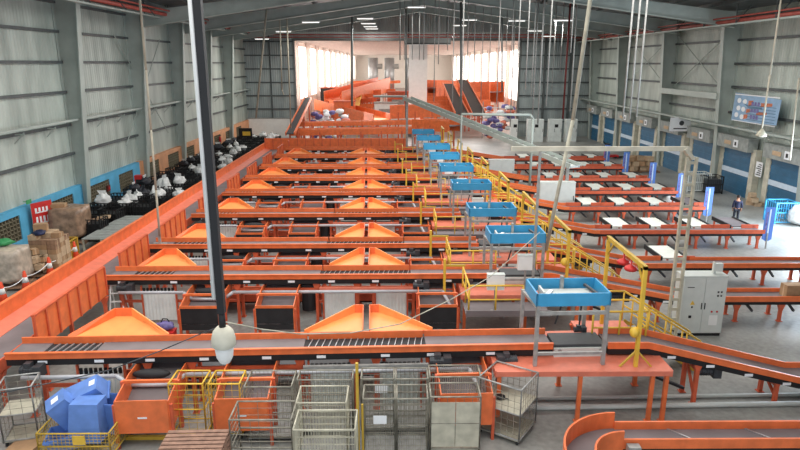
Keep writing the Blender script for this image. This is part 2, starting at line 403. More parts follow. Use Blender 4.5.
# ================================================================= SORTING LINES
W = .85
YL = [16.52, 22.9, 27.1, 33.0, 38.8, 43.9, 49.0, 54.9, 60.0]
NL = len(YL)
def xg(Y): return -.9 - .046 * (Y - 16.8)                 # centre gap drifts left with depth
def xd(Y): return 11.35 - .02 * (Y - 16.8)
XLEFT = [-11.05, -11.2, -11.15, -11.1, -11.0, -10.9, -10.8, -10.7, -10.6]
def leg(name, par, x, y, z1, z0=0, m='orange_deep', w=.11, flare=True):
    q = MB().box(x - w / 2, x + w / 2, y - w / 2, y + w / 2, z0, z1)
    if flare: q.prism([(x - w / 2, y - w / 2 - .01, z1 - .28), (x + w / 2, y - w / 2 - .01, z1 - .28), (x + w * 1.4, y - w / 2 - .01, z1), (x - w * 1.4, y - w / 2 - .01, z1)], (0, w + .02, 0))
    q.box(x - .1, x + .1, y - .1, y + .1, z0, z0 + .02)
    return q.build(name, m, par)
def motor(par, x, y, z, s=1.0, flip=1):
    q = MB().tube((x - .28 * s * flip, y, z), (x + .12 * s * flip, y, z), .13 * s, 12)
    q.box(x + .12 * s * flip if flip > 0 else x - .34 * s, x + .34 * s if flip > 0 else x - .12 * s, y - .16 * s, y + .16 * s, z - .18 * s, z + .16 * s)
    q.box(x - .14 * s, x + .04 * s, y - .1 * s, y + .1 * s, z + .1 * s, z + .24 * s)
    for k in range(5): q.tube((x - flip * (.26 - .07 * k) * s, y, z), (x - flip * (.235 - .07 * k) * s, y, z), .15 * s, 12)
    return q.build('motor', 'motor_grey', par)
def roller_bed(par, x0, x1, light):
    q = MB().box(x0, x1, .03, W - .03, 1.86, 1.93)
    q.cur = 1
    n = int((x1 - x0) / .19)
    for k in range(n):                                     # slanted sorting rollers in a black bed
        x = x0 + .1 + k * (x1 - x0 - .1) / n
        q.prism([(x, .06, 1.93), (x + (.05 if not light else .025), .06, 1.93), (x + (.16 if not light else .135), W - .06, 1.93), (x + .11, W - .06, 1.93)], (0, 0, .03))
    return q.build('roller_bed', ['dark_rubber', 'roller_steel'], par)
for i, Y in enumerate(YL):
    G = xg(Y); XB = G + 5.75 - (.1 if i == 0 else 0) - .012 * (Y - 16.8) * 0
    XB = [4.93, 4.6, 4.3, 4.1, 3.85, 3.5, 3.28, 2.95, 2.7][i]
    o_ = ORD[i]; rz = R(2.0) if i == 0 else R(.4); far = i >= 5
    x0 = XLEFT[i] - G; x1 = XB - G - (.3 if i == 0 else .5)
    t = thing('transverse_conveyor', '%s orange-railed transverse belt conveyor from the camera, raised on orange legs' % o_ if i not in (0, 8) else ('nearest orange-railed transverse belt conveyor, crossing the whole view above the roll cages' if i == 0 else 'farthest orange-railed transverse belt conveyor, before the red guard wall'), 'conveyor', (G, Y, 0), rz)
    MB().box(x0, x1, -.06, 0, 1.88, 2.07).box(x0, x1, -.1, 0, 2.06, 2.085).build('front_rail', 'orange', t)
    q = MB()
    for a, c in ((x0, -1.75), (-1.7, 1.75), (1.8, x1)): q.box(a, c, W, W + .05, 1.9, 2.14)
    q.build('rear_rail', 'orange', t)
    MB().box(x0 + 2.4, -1.8, 0, W, 1.9, 1.95).build('belt', 'belt', t); MB().box(1.8, x1, 0, W, 1.9, 1.95).build('belt', 'belt', t); MB().box(x0, x0 + .9, 0, W, 1.9, 1.95).build('belt', 'belt', t)
    roller_bed(t, x0 + .9, x0 + 2.4, False); roller_bed(t, -1.8, 1.8, True)
    q = MB().box(x0, x1, -.03, W + .03, 1.68, 1.86)
    q.build('under_frame', 'black', t)
    q = MB(); rnd = random.Random(i)
    for k in range(9):
        x = x0 + .8 + k * (x1 - x0 - 1) / 9 + rnd.uniform(-.3, .3); q.box(x - .13, x + .13, -.05, -.032, 1.74, 1.82)
    q.build('sticker', 'paper', t)
    for x in (x0 + .5, x0 + 3.9, -5.0, -1.9, -.32, .32, 1.9, 3.7): 
        leg('leg', t, x, .08, 1.68)
        if not far: leg('leg', t, x, W - .08, 1.68)
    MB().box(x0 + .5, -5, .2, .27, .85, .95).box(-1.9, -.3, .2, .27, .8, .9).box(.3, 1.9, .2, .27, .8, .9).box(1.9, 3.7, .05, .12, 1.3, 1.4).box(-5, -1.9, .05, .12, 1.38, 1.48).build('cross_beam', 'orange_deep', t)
    motor(t, x0 + .75, -.2, 1.62, 1.0); motor(t, 2.15, -.22, 1.66, 1.0)
    if i < 3: motor(t, 4.15, -.22, 1.66, .95, -1)
    if 0 < i < 6:                                          # dark drive drums hanging beside the panels
        q = MB().tube((-2.25, .3, .5), (-2.25, .3, 1.3), .28, 12).box(-2.5, -2.0, .1, .5, 1.3, 1.6); q.build('drive_drum', 'dark_rubber', t)
        q = MB().tube((2.2, .3, .5), (2.2, .3, 1.3), .2, 12); q.build('drive_drum', 'dark_rubber', t)
    # grey service duct with a dip round the black rubber boot
    p = thing('service_duct', 'grey service pipe with a dip, running below the front of the %s transverse conveyor' % o_, 'pipe', (G, Y - .42, 0), rz)
    zz = 1.5
    MB().path([(x0 + .6, 0, zz), (-6.95, 0, zz), (-6.6, -.1, zz - .24), (-5.4, -.1, zz - .24), (-5.05, 0, zz), (3.0, 0, zz), (3.5, -.75, .7)], .065, 8).build('pipe', 'pipe_grey', p, True)
    MB().blob((-6.0, .05, zz + .02), .55, .17, .14, i, .05, 14, 8).build('rubber_boot', 'dark_rubber', p, True)
    MB().box(-1.75, 1.85, .1, .2, 1.42, 1.62).build('mounting_plate', 'pink_orange' if i else 'steel', p)
    # chute trays behind the conveyor
    def tray(px, half, sgn, name):
        tt = thing('chute_tray', name, 'chute', (G + (px) * math.cos(rz), Y + W + .08 + px * math.sin(rz), 1.98), rz)
        L, D, H = half, 1.2, .3
        s = sgn
        A = (s * L, 0); B = (s * .12, 0); Cc = (s * .12, D); E = (s * (.12 + L * .14), D)
        up = lambda p, h: (p[0], p[1], h)
        za = .08; zc = .22
        MB().prism([(A[0], A[1], za), (B[0], B[1], za), (Cc[0], Cc[1], zc), (E[0], E[1], zc)], (0, 0, .03)).build('tray_floor', 'orange_bright', tt)
        q = MB().prism([(A[0], A[1], za), (E[0], E[1], zc), (E[0], E[1], zc + H), (A[0], A[1], za + .14)], (s * .03, .02, 0))
        q.build('slant_wall', 'orange_bright', tt)
        q = MB().prism([(B[0], B[1], za), (Cc[0], Cc[1], zc), (Cc[0], Cc[1], zc + H), (B[0], B[1], za + .12)], (-s * .03, 0, 0))
        q.prism([(Cc[0], Cc[1], zc), (E[0], E[1], zc), (E[0], E[1], zc + H), (Cc[0], Cc[1], zc + H)], (0, .03, 0))
        q.build('end_wall', 'orange', tt)
        q = MB().box(min(s * L, s * .12), max(s * L, s * .12), -.02, .02, .02, .14); q.build('lip', 'orange', tt)
        for xx in (s * .3, s * .35 + s * L * .1):
            leg('leg', tt, xx, D - .15, .18, -1.98)
        return tt
    if i < 8:
        tray(0, 1.85 if i == 0 else 1.45, -1, 'orange chute tray left of the centre gap, behind the %s transverse conveyor' % o_)
        tray(0, 2.0 if i == 0 else 1.55, 1, 'orange chute tray right of the centre gap, behind the %s transverse conveyor' % o_)
    # left tray: a wide triangular pan between guard wall and belt
    tl = thing('chute_tray', 'wide triangular orange chute tray by the left guard wall, behind the %s transverse conveyor' % o_, 'chute', (XLEFT[i] + 2.3, Y + W + .06 + (x0 + 2.3) * math.sin(rz), 1.98), rz)
    D = 1.3; pk = -.5 if i else .2; al, ar = (-1.3, .75) if i else (-.9, 1.8)
    MB().prism([(al, 0, .06), (ar, 0, .06), (pk + .2, D, .2), (pk - .3, D, .2)], (0, 0, .03)).build('tray_floor', 'orange_bright', tl)
    MB().prism([(ar, 0, .06), (pk + .2, D, .2), (pk + .2, D, .5), (ar + .14, 0, .18)], (.03, .03, 0)).build('slant_wall', 'orange_bright', tl)
    MB().prism([(pk + .2, D, .2), (pk - .3, D, .2), (pk - .3, D, .5), (pk + .2, D, .5)], (0, .03, 0)).prism([(pk - .3, D, .2), (al, 0, .06), (al - .1, 0, .18), (pk - .3, D, .5)], (-.03, .03, 0)).build('end_wall', 'orange', tl)
    MB().box(-2.3, ar + .2, -.03, .02, .0, .14).build('lip', 'orange', tl)
    leg('leg', tl, pk, D - .1, .2, -1.98); leg('leg', tl, pk - .3, .2, .05, -1.98)
    if i == 8:
        for c_ in list(tl.children): bpy.data.objects.remove(c_)
        bpy.data.objects.remove(tl)
    # guard wall along the left trunk conveyor
    g = thing('guard_wall', 'ribbed orange sheet guard wall beside the left trunk conveyor, at the %s transverse conveyor' % o_, 'guard wall', (XLEFT[i] + .1, Y + .95, 0))
    L = [4.7, 2.9, 3.6, 3.5, 3.0, 3.0, 3.4, 2.8, .5][i]
    MB().box(-.02, .02, 0, L, 1.5, 2.62).build('sheet', 'orange', g)
    n = max(1, int(L / .62)); q = MB()
    for k in range(n + 1): q.box(.02, .07, L * k / n - .03, L * k / n + .03, 1.5, 2.6)
    q.box(-.04, .07, 0, L, 2.6, 2.66); q.build('rib', 'orange_deep', g)
    leg('leg', g, 0, .3, 1.5); leg('leg', g, 0, L - .2, 1.5)
    # pale corrugated panels below the conveyor
    for (a, c, lab) in ((-1.62, -.42, 'left of the centre gap'), (.42, 1.62, 'right of the centre gap'), (-8.25 if i == 0 else x0 + 1.4, 0, 'near the left guard wall')):
        if c == 0: c = a + (1.25 if i == 0 else 1.25)
        if i and lab[0] == 'n': a, c = x0 + 1.3, x0 + 2.55
        m_ = (a + c) / 2
        pn = thing('slatted_panel', 'pale grey-white slatted panel %s, hanging below the %s transverse conveyor' % (lab, o_), 'panel', (G + m_ * math.cos(rz), Y + .1 + m_ * math.sin(rz), 0), rz)
        h = (c - a) / 2; q = MB(); n = 9
        for k in range(n):
            xa = -h + 2 * h * k / n; q.prism([(xa, 0, .15), (xa + h / n, -.05 if i == 0 else -.015, .15), (xa + 2 * h / n, 0, .15)], (0, 0, 1.25))
        q.box(-h, h, 0, .03, .15, 1.4); q.build('slats', 'panel_pale', pn)
        q = MB()
        for k in range(9): q.tube((-h + .07 + (2 * h - .14) * k / 8, -.03, 1.34), (-h + .07 + (2 * h - .14) * k / 8, -.03, 1.5), .05, 8)
        q.build('rollers', 'black', pn)
        MB().box(-h - .07, -h - .01, -.03, .05, 0, 1.6).build('side_post', 'orange_deep', pn); MB().box(h + .01, h + .07, -.03, .05, 0, 1.6).build('side_post', 'orange_deep', pn)
        MB().tube((.05, -.06, 1.12), (.05, -.05, 1.12), .03, 8).build('plug', 'white', pn)
    # outfeed bins sloping toward the camera
    for off, lab in ((-5.85 if i == 0 else -6.0, 'leftmost'), (-3.25, 'middle'), (2.75, 'rightmost')):
        bn = thing('outfeed_bin', '%s orange-sided outfeed bin sloping forward from under the %s transverse conveyor' % (lab, o_), 'bin', (G + off * math.cos(rz), Y + off * math.sin(rz) - .05, 0), rz)
        h = .68; yf = -1.65
        MB().prism([(-h, .7, 1.55), (h, .7, 1.55), (h, yf, .72), (-h, yf, .72)], (0, 0, .03)).build('slide', 'belt', bn)
        for s in (-1, 1):
            MB().prism([(s * h, .7, 1.5), (s * h, .7, 1.66), (s * h, -.55, 1.66), (s * h, yf, 1.42), (s * h, yf, .5), (s * h, -.8, .62)], (s * .03, 0, 0)).build('side_wall', 'orange', bn)
            MB().box(s * .74 - .05, s * .74 + .05, -.95, -.85, 0, 1.62).build('leg', 'orange_deep', bn); MB().box(s * .74 - .04, s * .74 + .04, yf + .02, yf + .1, 0, 1.3).build('leg', 'orange_deep', bn)
        if i == 0:
            MB().box(-h, h, yf - .03, yf, .5, 1.46).build('front_panel', 'orange', bn)
            MB().box(-.12, .12, yf - .035, yf - .03, .93, .98).build('sticker', 'paper', bn)
        else:
            MB().box(-h, h, yf - .03, yf, 1.36, 1.46).build('front_bar', 'orange', bn)
            q = MB(); n = 10
            for k in range(n): q.prism([(-h + 2 * h * k / n, yf, .5), (-h + 2 * h * (k + .5) / n, yf + .06, .5), (-h + 2 * h * (k + 1) / n, yf, .5)], (0, 0, .86))
            q.build('strip_curtain', 'dark_rubber', bn)
        MB().box(-.74, .74, -.93, -.85, 1.56, 1.64).build('bridge_bar', 'orange', bn)
    if i < 8:  # invented belt, added to darken the cluttered floor between the lines
        co = thing('dark_bay_filler', 'low dark filler belt added to darken the floor behind the %s transverse conveyor' % o_, 'conveyor', (G - 2.0, Y + 1.85, 0), rz)
        MB().box(-5.6, 5.0, -.42, .42, .55, .6).build('belt', 'belt_dark', co); MB().box(-5.6, 5.0, -.48, -.42, .4, .72).build('side_rail', 'orange_deep', co); MB().box(-5.6, 5.0, .42, .48, .4, .72).build('side_rail', 'orange_deep', co)
        MB().box(-5.5, 4.9, -.4, .4, .3, .5).build('under_frame', 'black', co)
        for x in (-5, -2, 1.0, 4): MB().box(x - .05, x + .05, -.42, .42, 0, .35).build('leg', 'black', co)
    # weighing belt and blue overhead hood
    wc = thing('weighing_conveyor', 'short dark weighing belt with pale motor housing under the blue hood on the %s line' % o_, 'conveyor', (XB + (.5 if i == 0 else .32), Y + (XB - G) * math.sin(rz), 0), rz)
    MB().box(-.75, .75, .02, W - .02, 1.86, 2.0).build('belt', 'belt_dark', wc)
    MB().box(-.78, .72, -.08, 0, 1.5, 1.92).build('motor_housing', 'cabinet_grey', wc)
    MB().tube((-.62, -.08, 1.85), (-.62, -.12, 1.85), .06, 10).build('pulley', 'steel', wc); MB().tube((.6, -.08, 1.85), (.6, -.12, 1.85), .06, 10).build('pulley', 'steel', wc)
    MB().box(-.95, .95, W, W + .35, 1.8, 1.9).build('rear_shelf', 'pink_orange', wc)
    motor(wc, .3, W + .15, 2.03, .6); 
    for x in (-.6, .6): leg('leg', wc, x, W / 2, 1.5, 0 if i else 1.5 - 0, 'steel') if i else None
    hd = thing('scanner_hood', 'light-blue open-topped hood on grey posts over the %s line' % o_, 'scanner hood', (XB, Y + (XB - G) * math.sin(rz) + .1, 0), rz)
    q = MB(); hw, y0_, y1_, z0_, z1_ = 1.05, -.75, .55, 3.47, 3.84
    q.box(-hw, hw, y0_, y0_ + .05, z0_, z1_).box(-hw, hw, y1_ - .05, y1_, z0_, z1_).box(-hw, -hw + .05, y0_, y1_, z0_, z1_).box(hw - .05, hw, y0_, y1_, z0_, z1_)
    q.build('hood', 'blue_hood', hd)
    MB().box(-.7, .75, -.25, .35, 3.5, 3.58).box(-.72, -.66, -.25, .35, 3.5, 3.7).build('scanner_body', 'cabinet_grey', hd)
    MB().bar((-.85, -.6, 3.62), (-.45, -.1, 3.7), .12, .05).build('lens_bar', 'white', hd); MB().bar((.65, .35, 3.7), (.85, -.3, 3.62), .07).build('lens_bar', 'motor_grey', hd)
    MB().box(-.04, .04, .35, .5, 3.5, 3.95).build('bracket', 'steel', hd)
    for sx in (-1, 1):
        for yy in (-.7, 1.05):
            zb = 1.65
            MB().box(sx * .98 - .05, sx * .98 + .05, yy - .05, yy + .05, zb, 3.5 if yy < 0 else 3.3).build('post', 'steel', hd)
        MB().bar((sx * .98, -.7, 3.4), (sx * .98, 1.05, 3.25), .07).build('side_beam', 'steel', hd)
    MB().box(-.98, .98, -.74, -.66, 3.2, 3.3).build('crossbar', 'steel', hd); MB().box(-.98, .98, -.74, -.66, 1.98, 2.06).build('crossbar', 'steel', hd)
    MB().path([(.05, .3, 3.5), (.0, .4, 2.9), (-.1, .5, 2.4)], .03).path([(.6, .3, 3.5), (.62, .4, 2.4)], .03).build('cable', 'motor_grey', hd)
    # small white control box on a pedestal
    cb = thing('control_box', 'white control box on a pedestal %s' % ('behind the nearest conveyor, left of its blue hood' if i == 0 else 'in front of the belt under the %s blue hood' % o_), 'control box', (XB + .3, Y - .75, 1.65) if i else (3.55, 20.7, 1.4))
    MB().box(-.3, .3, -.12, .12, .85, 1.4).build('body', 'white', cb); MB().box(-.31, .31, -.13, .13, 1.4, 1.43).build('cap', 'cabinet_grey', cb)
    MB().box(-.03, .03, -.03, .03, 0, .85).box(-.12, .12, -.12, .12, 0, .02).build('pedestal', 'steel', cb)
    # decks
    dk0 = XB - 2.1; dk1 = XB + (2.85 if i == 0 else 2.75); dz = 1.65
    dk = thing('operator_deck', 'salmon-orange operator deck on legs around the blue hood of the %s line' % o_, 'platform', (XB, Y, 0))
    yA, yB = (-.75, 1.5) if i == 0 else (-1.2, 1.3)
    if i: MB().box(dk0 - XB, .9, -2.5, -1.3, dz - .3, dz - .25).box(dk0 - XB, .9, -2.56, -2.5, dz - .3, dz - .08).build('floor_plate', 'belt', dk)
    MB().box(dk0 - XB, dk1 - XB, yA, yB, dz - .06, dz - .001).build('deck', 'pink_orange', dk)
    MB().box(dk0 - XB, dk1 - XB, yA - .05, yA + .02, dz - .15, dz).box(dk0 - XB, dk1 - XB, yB - .02, yB + .05, dz - .2, dz).box(dk0 - XB - .03, dk0 - XB + .04, yA, yB, dz - .2, dz).box(dk1 - XB - .04, dk1 - XB + .03, yA, yB, dz - .2, dz).build('edge_beam', 'pink_orange', dk)
    for x in (dk0 - XB + .1, .3, dk1 - XB - .1):
        for yy in (yA + .08, yB - .08): leg('leg', dk, x, yy, dz - .1, flare=False, m='orange')
    leg('leg', dk, dk1 - XB - .5, yA + .08, dz - .1, flare=False, m='orange')
    MB().bar((dk1 - XB - .1, yB - .1, .35), (dk1 - XB - .6, yB - .1, 1.2), .07).build('brace', 'orange_deep', dk)
    # yellow railing round the left front corner of the deck
    def railing(label, pts, h, posts, cat='railing', kick=False, mt='yellow'):
        rl = thing('guard_railing', label, cat, pts[0])
        o0 = Vector(pts[0]); q = MB(); pp = [Vector(p) - o0 for p in pts]; kf = 1 if i < 3 else .75
        q.path([(p.x, p.y, p.z + h) for p in pp], .035 * kf); q.build('top_rail', mt, rl, True)
        q = MB(); q.path([(p.x, p.y, p.z + h * .5) for p in pp], .028 * kf); q.build('mid_rail', mt, rl, True)
        for a, c in zip(pp, pp[1:]):
            n = max(1, round((c - a).length / posts))
            for k in range(n + 1):
                if k == 0 and a != pp[0]: continue
                p = a + (c - a) * k / n; MB().tube((p.x, p.y, p.z), (p.x, p.y, p.z + h), .033 * kf, 8).build('post', mt, rl, True)
        return rl
    if i:
        railing('yellow guard railing at the left front corner of the %s operator deck' % o_, [(dk0 + .1, Y - .35, 1.4), (dk0 + .1, Y - 2.4, 1.4), (dk0 + 2.0, Y - 2.4, 1.4)], 1.05, 1.2)
        MBp = thing('upright_post', 'yellow upright post beside the belt, left of the %s blue hood' % o_, 'post', (dk0 - .6, Y - .25, 0))
        MB().box(-.05, .05, -.05, .05, 0, 2.75).build('post', 'yellow', MBp); MB().box(0, .8, -.03, .03, 2.45, 2.52).build('arm', 'yellow_dull', MBp)
    railing('long yellow guard railing along the right side of the operator deck of the %s line' % o_, [(dk1 - .1, Y + yB - .1, 1.65), (dk1 - .1, Y + W + .15, 1.65), (XB + 1.1, Y + W + .15, 1.65)], 1.05, 1.0)
    # yellow overhead frame with red spring reels
    xf = dk1 - (.95 if i == 0 else .8); q0 = Y - .5
    fr = thing('overhead_frame', 'tall yellow overhead frame with red reels at the right end of the %s deck' % o_, 'frame', (xf, q0, 1.65))
    LY = 3.0
    HF = 3.0 if i == 0 else 2.3
    for yy in (0, LY): MB().box(-.05, .05, yy - .05, yy + .05, 0, HF).build('post', 'yellow', fr)
    MB().box(-.05, .05, -.05, LY + .05, HF - .1, HF + .02).build('beam', 'yellow_dull', fr)
    for pa, pb in (((0, 0, .5), (.45, 0, 0)), ((0, 0, .5), (-.45, 0, 0)), ((0, LY, HF - .6), (0, LY - .5, HF - .1)), ((0, 0, HF - .6), (0, .5, HF - .1))): MB().bar(pa, pb, .05).build('brace', 'yellow_dull', fr)
    for yy in ((1.0, 1.6) if i == 0 else ()):
        rr = MB().lathe([(.02, 0), (.16, .04), (.2, .1), (.16, .16), (.03, .22), (.03, .4)], 12, (0, yy, 2.5)).build('reel', 'red', fr, True)
    MB().blob((-.12, 0, 1.05), .14, .14, .16, 1, .02, 12, 8).build('yellow_ball', 'yellow', fr, True)
    # stairs down to the right
    if i < 7:
        sx0, sx1 = dk1 + .02, dk1 + 2.4; sy = Y + 2.45
        sd = thing('stair_landing', 'small orange landing at the top of the yellow stair behind the %s line' % o_, 'landing', (dk1 - .9, Y + yB + .8, 0))
        MB().box(-.9, .9, -.75, .8, 1.42, 1.5).build('deck', 'pink_orange', sd)
        for x in (-.8, .8): leg('leg', sd, x, .7, 1.42)
        st = thing('stair', 'yellow-railed steel stair stepping down to the floor behind the %s line' % o_, 'stair', (sx0, sy - .1, 0))
        for s in (0, .8): MB().bar((0, s, 1.45), (2.3, s, .05), .05, .2).build('stringer', 'yellow_dull', st)
        for k in range(7): MB().box(.12 + k * .31, .4 + k * .31, 0, .8, 1.28 - k * .19, 1.32 - k * .19).build('tread', 'steel', st)
        for s in (0, .8):
            q = MB().path([(-1.0, s, 2.55), (-.05, s, 2.55), (2.3, s, 1.1), (2.45, s, .9)], .035); hr = q.build('handrail', 'yellow', st, True)
            q = MB().path([(-.05, s, 2.05), (2.3, s, .6)], .028).build('mid_rail', 'yellow', st, True)
            for k in range(5): 
                xx = -.05 + k * .58; zt = 2.55 - k * .58 * 1.45 / 2.35
                MB().tube((xx, s, zt - 1.05), (xx, s, zt), .03, 8).build('baluster', 'yellow', st, True)
    # descending conveyor
    Y2 = Y + (XB - G) * math.sin(rz)
    e0 = XB + (1.32 if i == 0 else 1.15); e1 = e0 + 1.2 if i == 0 else e0 + .35; e2 = 12.2 if i == 0 else xd(Y); zl = .82 if i == 0 else 1.0
    dc = thing('descending_conveyor', 'orange-railed conveyor sloping down to the right from the %s line' % o_, 'conveyor', (e0, Y2, 0))
    pts = [(0, 2.0), (e1 - e0, 2.0), (e2 - e0, zl), (e2 - e0 + (3.5 if i == 0 else .3), zl)]
    MB().strip(pts, -.06, 0, -.12, .08).build('front_rail', 'orange', dc); MB().strip(pts, W, W + .05, -.1, .14).build('rear_rail', 'orange', dc)
    MB().strip(pts, 0, W, -.1, -.05).build('belt', 'belt', dc)
    MB().strip(pts, -.03, W + .03, -.3, -.14).build('under_frame', 'black', dc)
    q = MB()
    for f_ in (.15, .4, .65, .9):
        x = (e1 - e0) + (e2 - e1) * f_; z = 2.0 - f_ * (2 - zl); q.box(x - .12, x + .12, -.05, -.032, z - .27, z - .19)
    q.build('sticker', 'paper', dc)
    for f_ in (.33, .85):
        x = (e1 - e0) + (e2 - e1) * f_; z = 1.75 - f_
        leg('leg', dc, x, .05, z); leg('leg', dc, x, W - .05, z)
        MB().bar((x, .05, .25), (x - .0, W - .05, z - .15), .07).bar((x, 0.05, z - .3), (x, W - .05, z - .3), .07).build('brace', 'orange_deep', dc)
    MB().bar((0.6, .4, 1.2), (2.6, .4, .35), .12, .08).build('drive_cover', 'dark_rubber', dc)
    motor(dc, 3.2, .3, 1.0, 1.1)
    # low packing conveyor with white side belts
    if i:
        p0, p1 = e2 + .3, (20.5 if i != 4 else 20.0)
        if i in (1, 2): p1 = 21.0
        pc = thing('packing_conveyor', 'low orange packing conveyor running right from the foot of the %s line' % o_, 'conveyor', (p0, Y2, 0)); LL = p1 - p0
        MB().box(0, LL, -.06, 0, .86, 1.08).build('front_rail', 'orange_deep' if i > 2 else 'orange', pc); MB().box(0, LL, 0, W, .88, .94).build('belt', 'belt_dark' if i > 3 else 'belt', pc)
        MB().box(0, LL, -.02, W, .72, .86).build('under_frame', 'black', pc)
        q = MB(); xs = []
        stations = [12.2, 14.4, 16.7, 19.0] if i > 2 else ([12.6] if i == 2 else [])
        cur = 0
        for s_ in stations: q.box(cur, s_ - p0, W, W + .05, .9, 1.16); cur = s_ + 1.4 - p0
        if i > 2: pass
        q.box(cur, LL, W, W + .05, .9, 1.1)
        q.build('rear_rail', 'orange_deep' if i > 2 else 'orange', pc)
        for k in range(6): 
            x = .3 + (LL - .6) * k / 5; leg('leg', pc, x, .05, .75, m='orange_deep'); leg('leg', pc, x, W - .05, .75, m='orange_deep')
        q = MB()
        for k in range(5): x = .8 + (LL - 1) * k / 5; q.bar((x, .1, .7), (x + .5, .5, .25), .08)
        q.build('drive_brace', 'black', pc)
        for k, s_ in enumerate(stations):
            sb = thing('side_belt', 'white-topped side belt, %s from the left, behind the %s low packing conveyor' % (['first', 'second', 'third', 'fourth'][k], ORD[i - 1]), 'side belt', (s_ + .7, Y2 + W + .1, 0))
            MB().box(-.55, .55, 0, 2.05, .98, 1.04).build('belt', 'belt_white' if not (k == 3 and i < 5) else 'belt', sb)
            MB().box(-.64, -.56, 0, 2.1, .88, 1.1).build('side_frame', 'black', sb); MB().box(.56, .64, 0, 2.1, .88, 1.1).build('side_frame', 'black', sb)
            for x in (-.55, .55): MB().box(x - .04, x + .04, 1.85, 1.95, 0, .9).build('leg', 'orange_deep', sb)
            MB().box(.0, .95, -.08, .0, .9, 1.14).build('end_guard', 'orange_deep', sb)
        if i > 2:
            # blue upright sign board at the free end
            sg = thing('sign_board', 'blue sign board with pale stripe, right end of the %s low packing conveyor' % ORD[i - 1], 'sign', (p1 + .15 - (i - 3) * .12 * 0, Y2 - .05, 0))
            MB().box(-.03, .03, -.03, .03, 0, .9).build('post', 'steel', sg)
            MB().prism([(-.26, 0, .55), (0, 0, .4), (.26, 0, .55), (.26, 0, 2.35), (-.26, 0, 2.35)], (0, .06, 0)).build('board', 'blue_sign', sg)
            MB().box(-.04, .04, -.006, 0, .6, 2.25).build('stripe', 'door_band', sg)
            MB().box(-.2, -.1, -.006, 0, .9, 2.1).build('stripe', 'purple', sg)
# red guard stubs on the two nearest low conveyors
# ================================================================= LEFT TRUNK CONVEYOR
tk = thing('trunk_conveyor', 'long orange trunk conveyor running away along the left side of the hall', 'conveyor', (-12.3, 12, 0))
EY = 50.6
MB().box(-.85, -.78, -1, EY, 1.55, 2.25).box(-.9, -.75, -1, EY, 2.22, 2.28).build('outer_wall', 'orange', tk)
MB().prism([(-.78, -1, 1.76), (-.2, -1, 1.64), (-.2, -1, 1.6), (-.78, -1, 1.6)], (0, EY + 1, 0)).build('slide_plate', 'pink_orange', tk)  # paler pink puts the window reflection on this plate into its colour
MB().box(-.2, .9, -1, EY, 1.56, 1.62).build('belt', 'belt', tk)
MB().box(.9, .95, -1, EY, 1.4, 1.75).build('inner_rail', 'orange_deep', tk)
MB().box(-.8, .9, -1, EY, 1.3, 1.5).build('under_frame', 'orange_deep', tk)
q = MB()
for k in range(17): q.box(-.9, -.84, .5 + k * 3, .58 + k * 3, 1.5, 2.24)
q.build('outer_rib', 'orange_deep', tk)
for k in range(13):
    for x in (-.7, .8): leg('leg', tk, x, .5 + k * 4, 1.35)
# far cross wall
bk = thing('rear_guard_wall', 'long ribbed orange guard wall closing the far end of the sorting lines', 'guard wall', (-4.5, 62.4, 0))
MB().box(-8.6, 5.6, 0, .08, 1.5, 2.75).build('sheet', 'orange', bk)
q = MB()
for k in range(18): q.box(-8.6 + k * .82, -8.52 + k * .82, -.05, 0, 1.5, 2.75)
q.build('rib', 'orange_deep', bk); MB().box(-8.7, 5.6, .1, 1.3, 1.5, 1.62).build('belt', 'belt', bk); MB().box(-8.6, 5.6, 1.3, 1.38, 1.5, 2.2).build('rear_rail', 'orange', bk)
for k in range(8): leg('leg', bk, -8.3 + 1.95 * k, .6, 1.5)
# ================================================================= NEAR LOW CURVED CONVEYOR
cv = thing('curved_conveyor', 'low orange conveyor with a curved end at the bottom right corner', 'conveyor', (5.6, 12.4, 0))
def arc(r, a0, a1, n=14): return [(r * math.cos(a0 + (a1 - a0) * k / n), r * math.sin(a0 + (a1 - a0) * k / n)) for k in range(n + 1)]
def curved_wall(r, th, z0, z1, a0=R(90), a1=R(200)):
    p = arc(r, a0, a1); o = arc(r + th, a0, a1); q = MB()
    for k in range(len(p) - 1):
        q.add([(*p[k], z0), (*p[k+1], z0), (*o[k+1], z0), (*o[k], z0), (*p[k], z1), (*p[k+1], z1), (*o[k+1], z1), (*o[k], z1)], [(0,3,2,1),(4,5,6,7),(0,1,5,4),(1,2,6,5),(2,3,7,6),(3,0,4,7)])
    return q
curved_wall(1.65, .05, .75, 1.38).build('outer_wall', 'orange', cv); curved_wall(.94, .05, .75, 1.3).build('inner_wall', 'orange', cv); curved_wall(.99, .66, .88, .93).build('curve_belt', 'belt', cv)
MB().box(0, 10, 1.6, 1.66, .85, 1.14).build('rear_rail', 'orange', cv); MB().box(0, 10, .93, .99, .82, 1.08).build('front_rail', 'orange', cv)
MB().box(0, 10, .99, 1.6, .88, .93).build('belt', 'belt', cv); MB().box(0, 10, .95, 1.62, .6, .84).build('under_frame', 'black', cv)
q = MB()
for x in (1.9, 3.9, 6.0): q.prism([(x, .99, .935), (x + .06, .99, .935), (x - .5, 1.59, .935), (x - .56, 1.59, .935)], (0, 0, .02))
q.build('joint_strip', 'roller_steel', cv)
MB().box(.05, .35, .7, .9, .7, 1.0).build('drive_box', 'steel', cv)
for x in (.2, 3, 6): leg('leg', cv, x, 1.0, .7); leg('leg', cv, x, 1.55, .7)
leg('leg', cv, -1.15, .65, .8)
q = MB()
for k in range(7): q.box(.5 + .75 * k, .8 + .75 * k, .85, .95, .45, .62)
q.build('roller_bracket', 'orange_deep', cv)
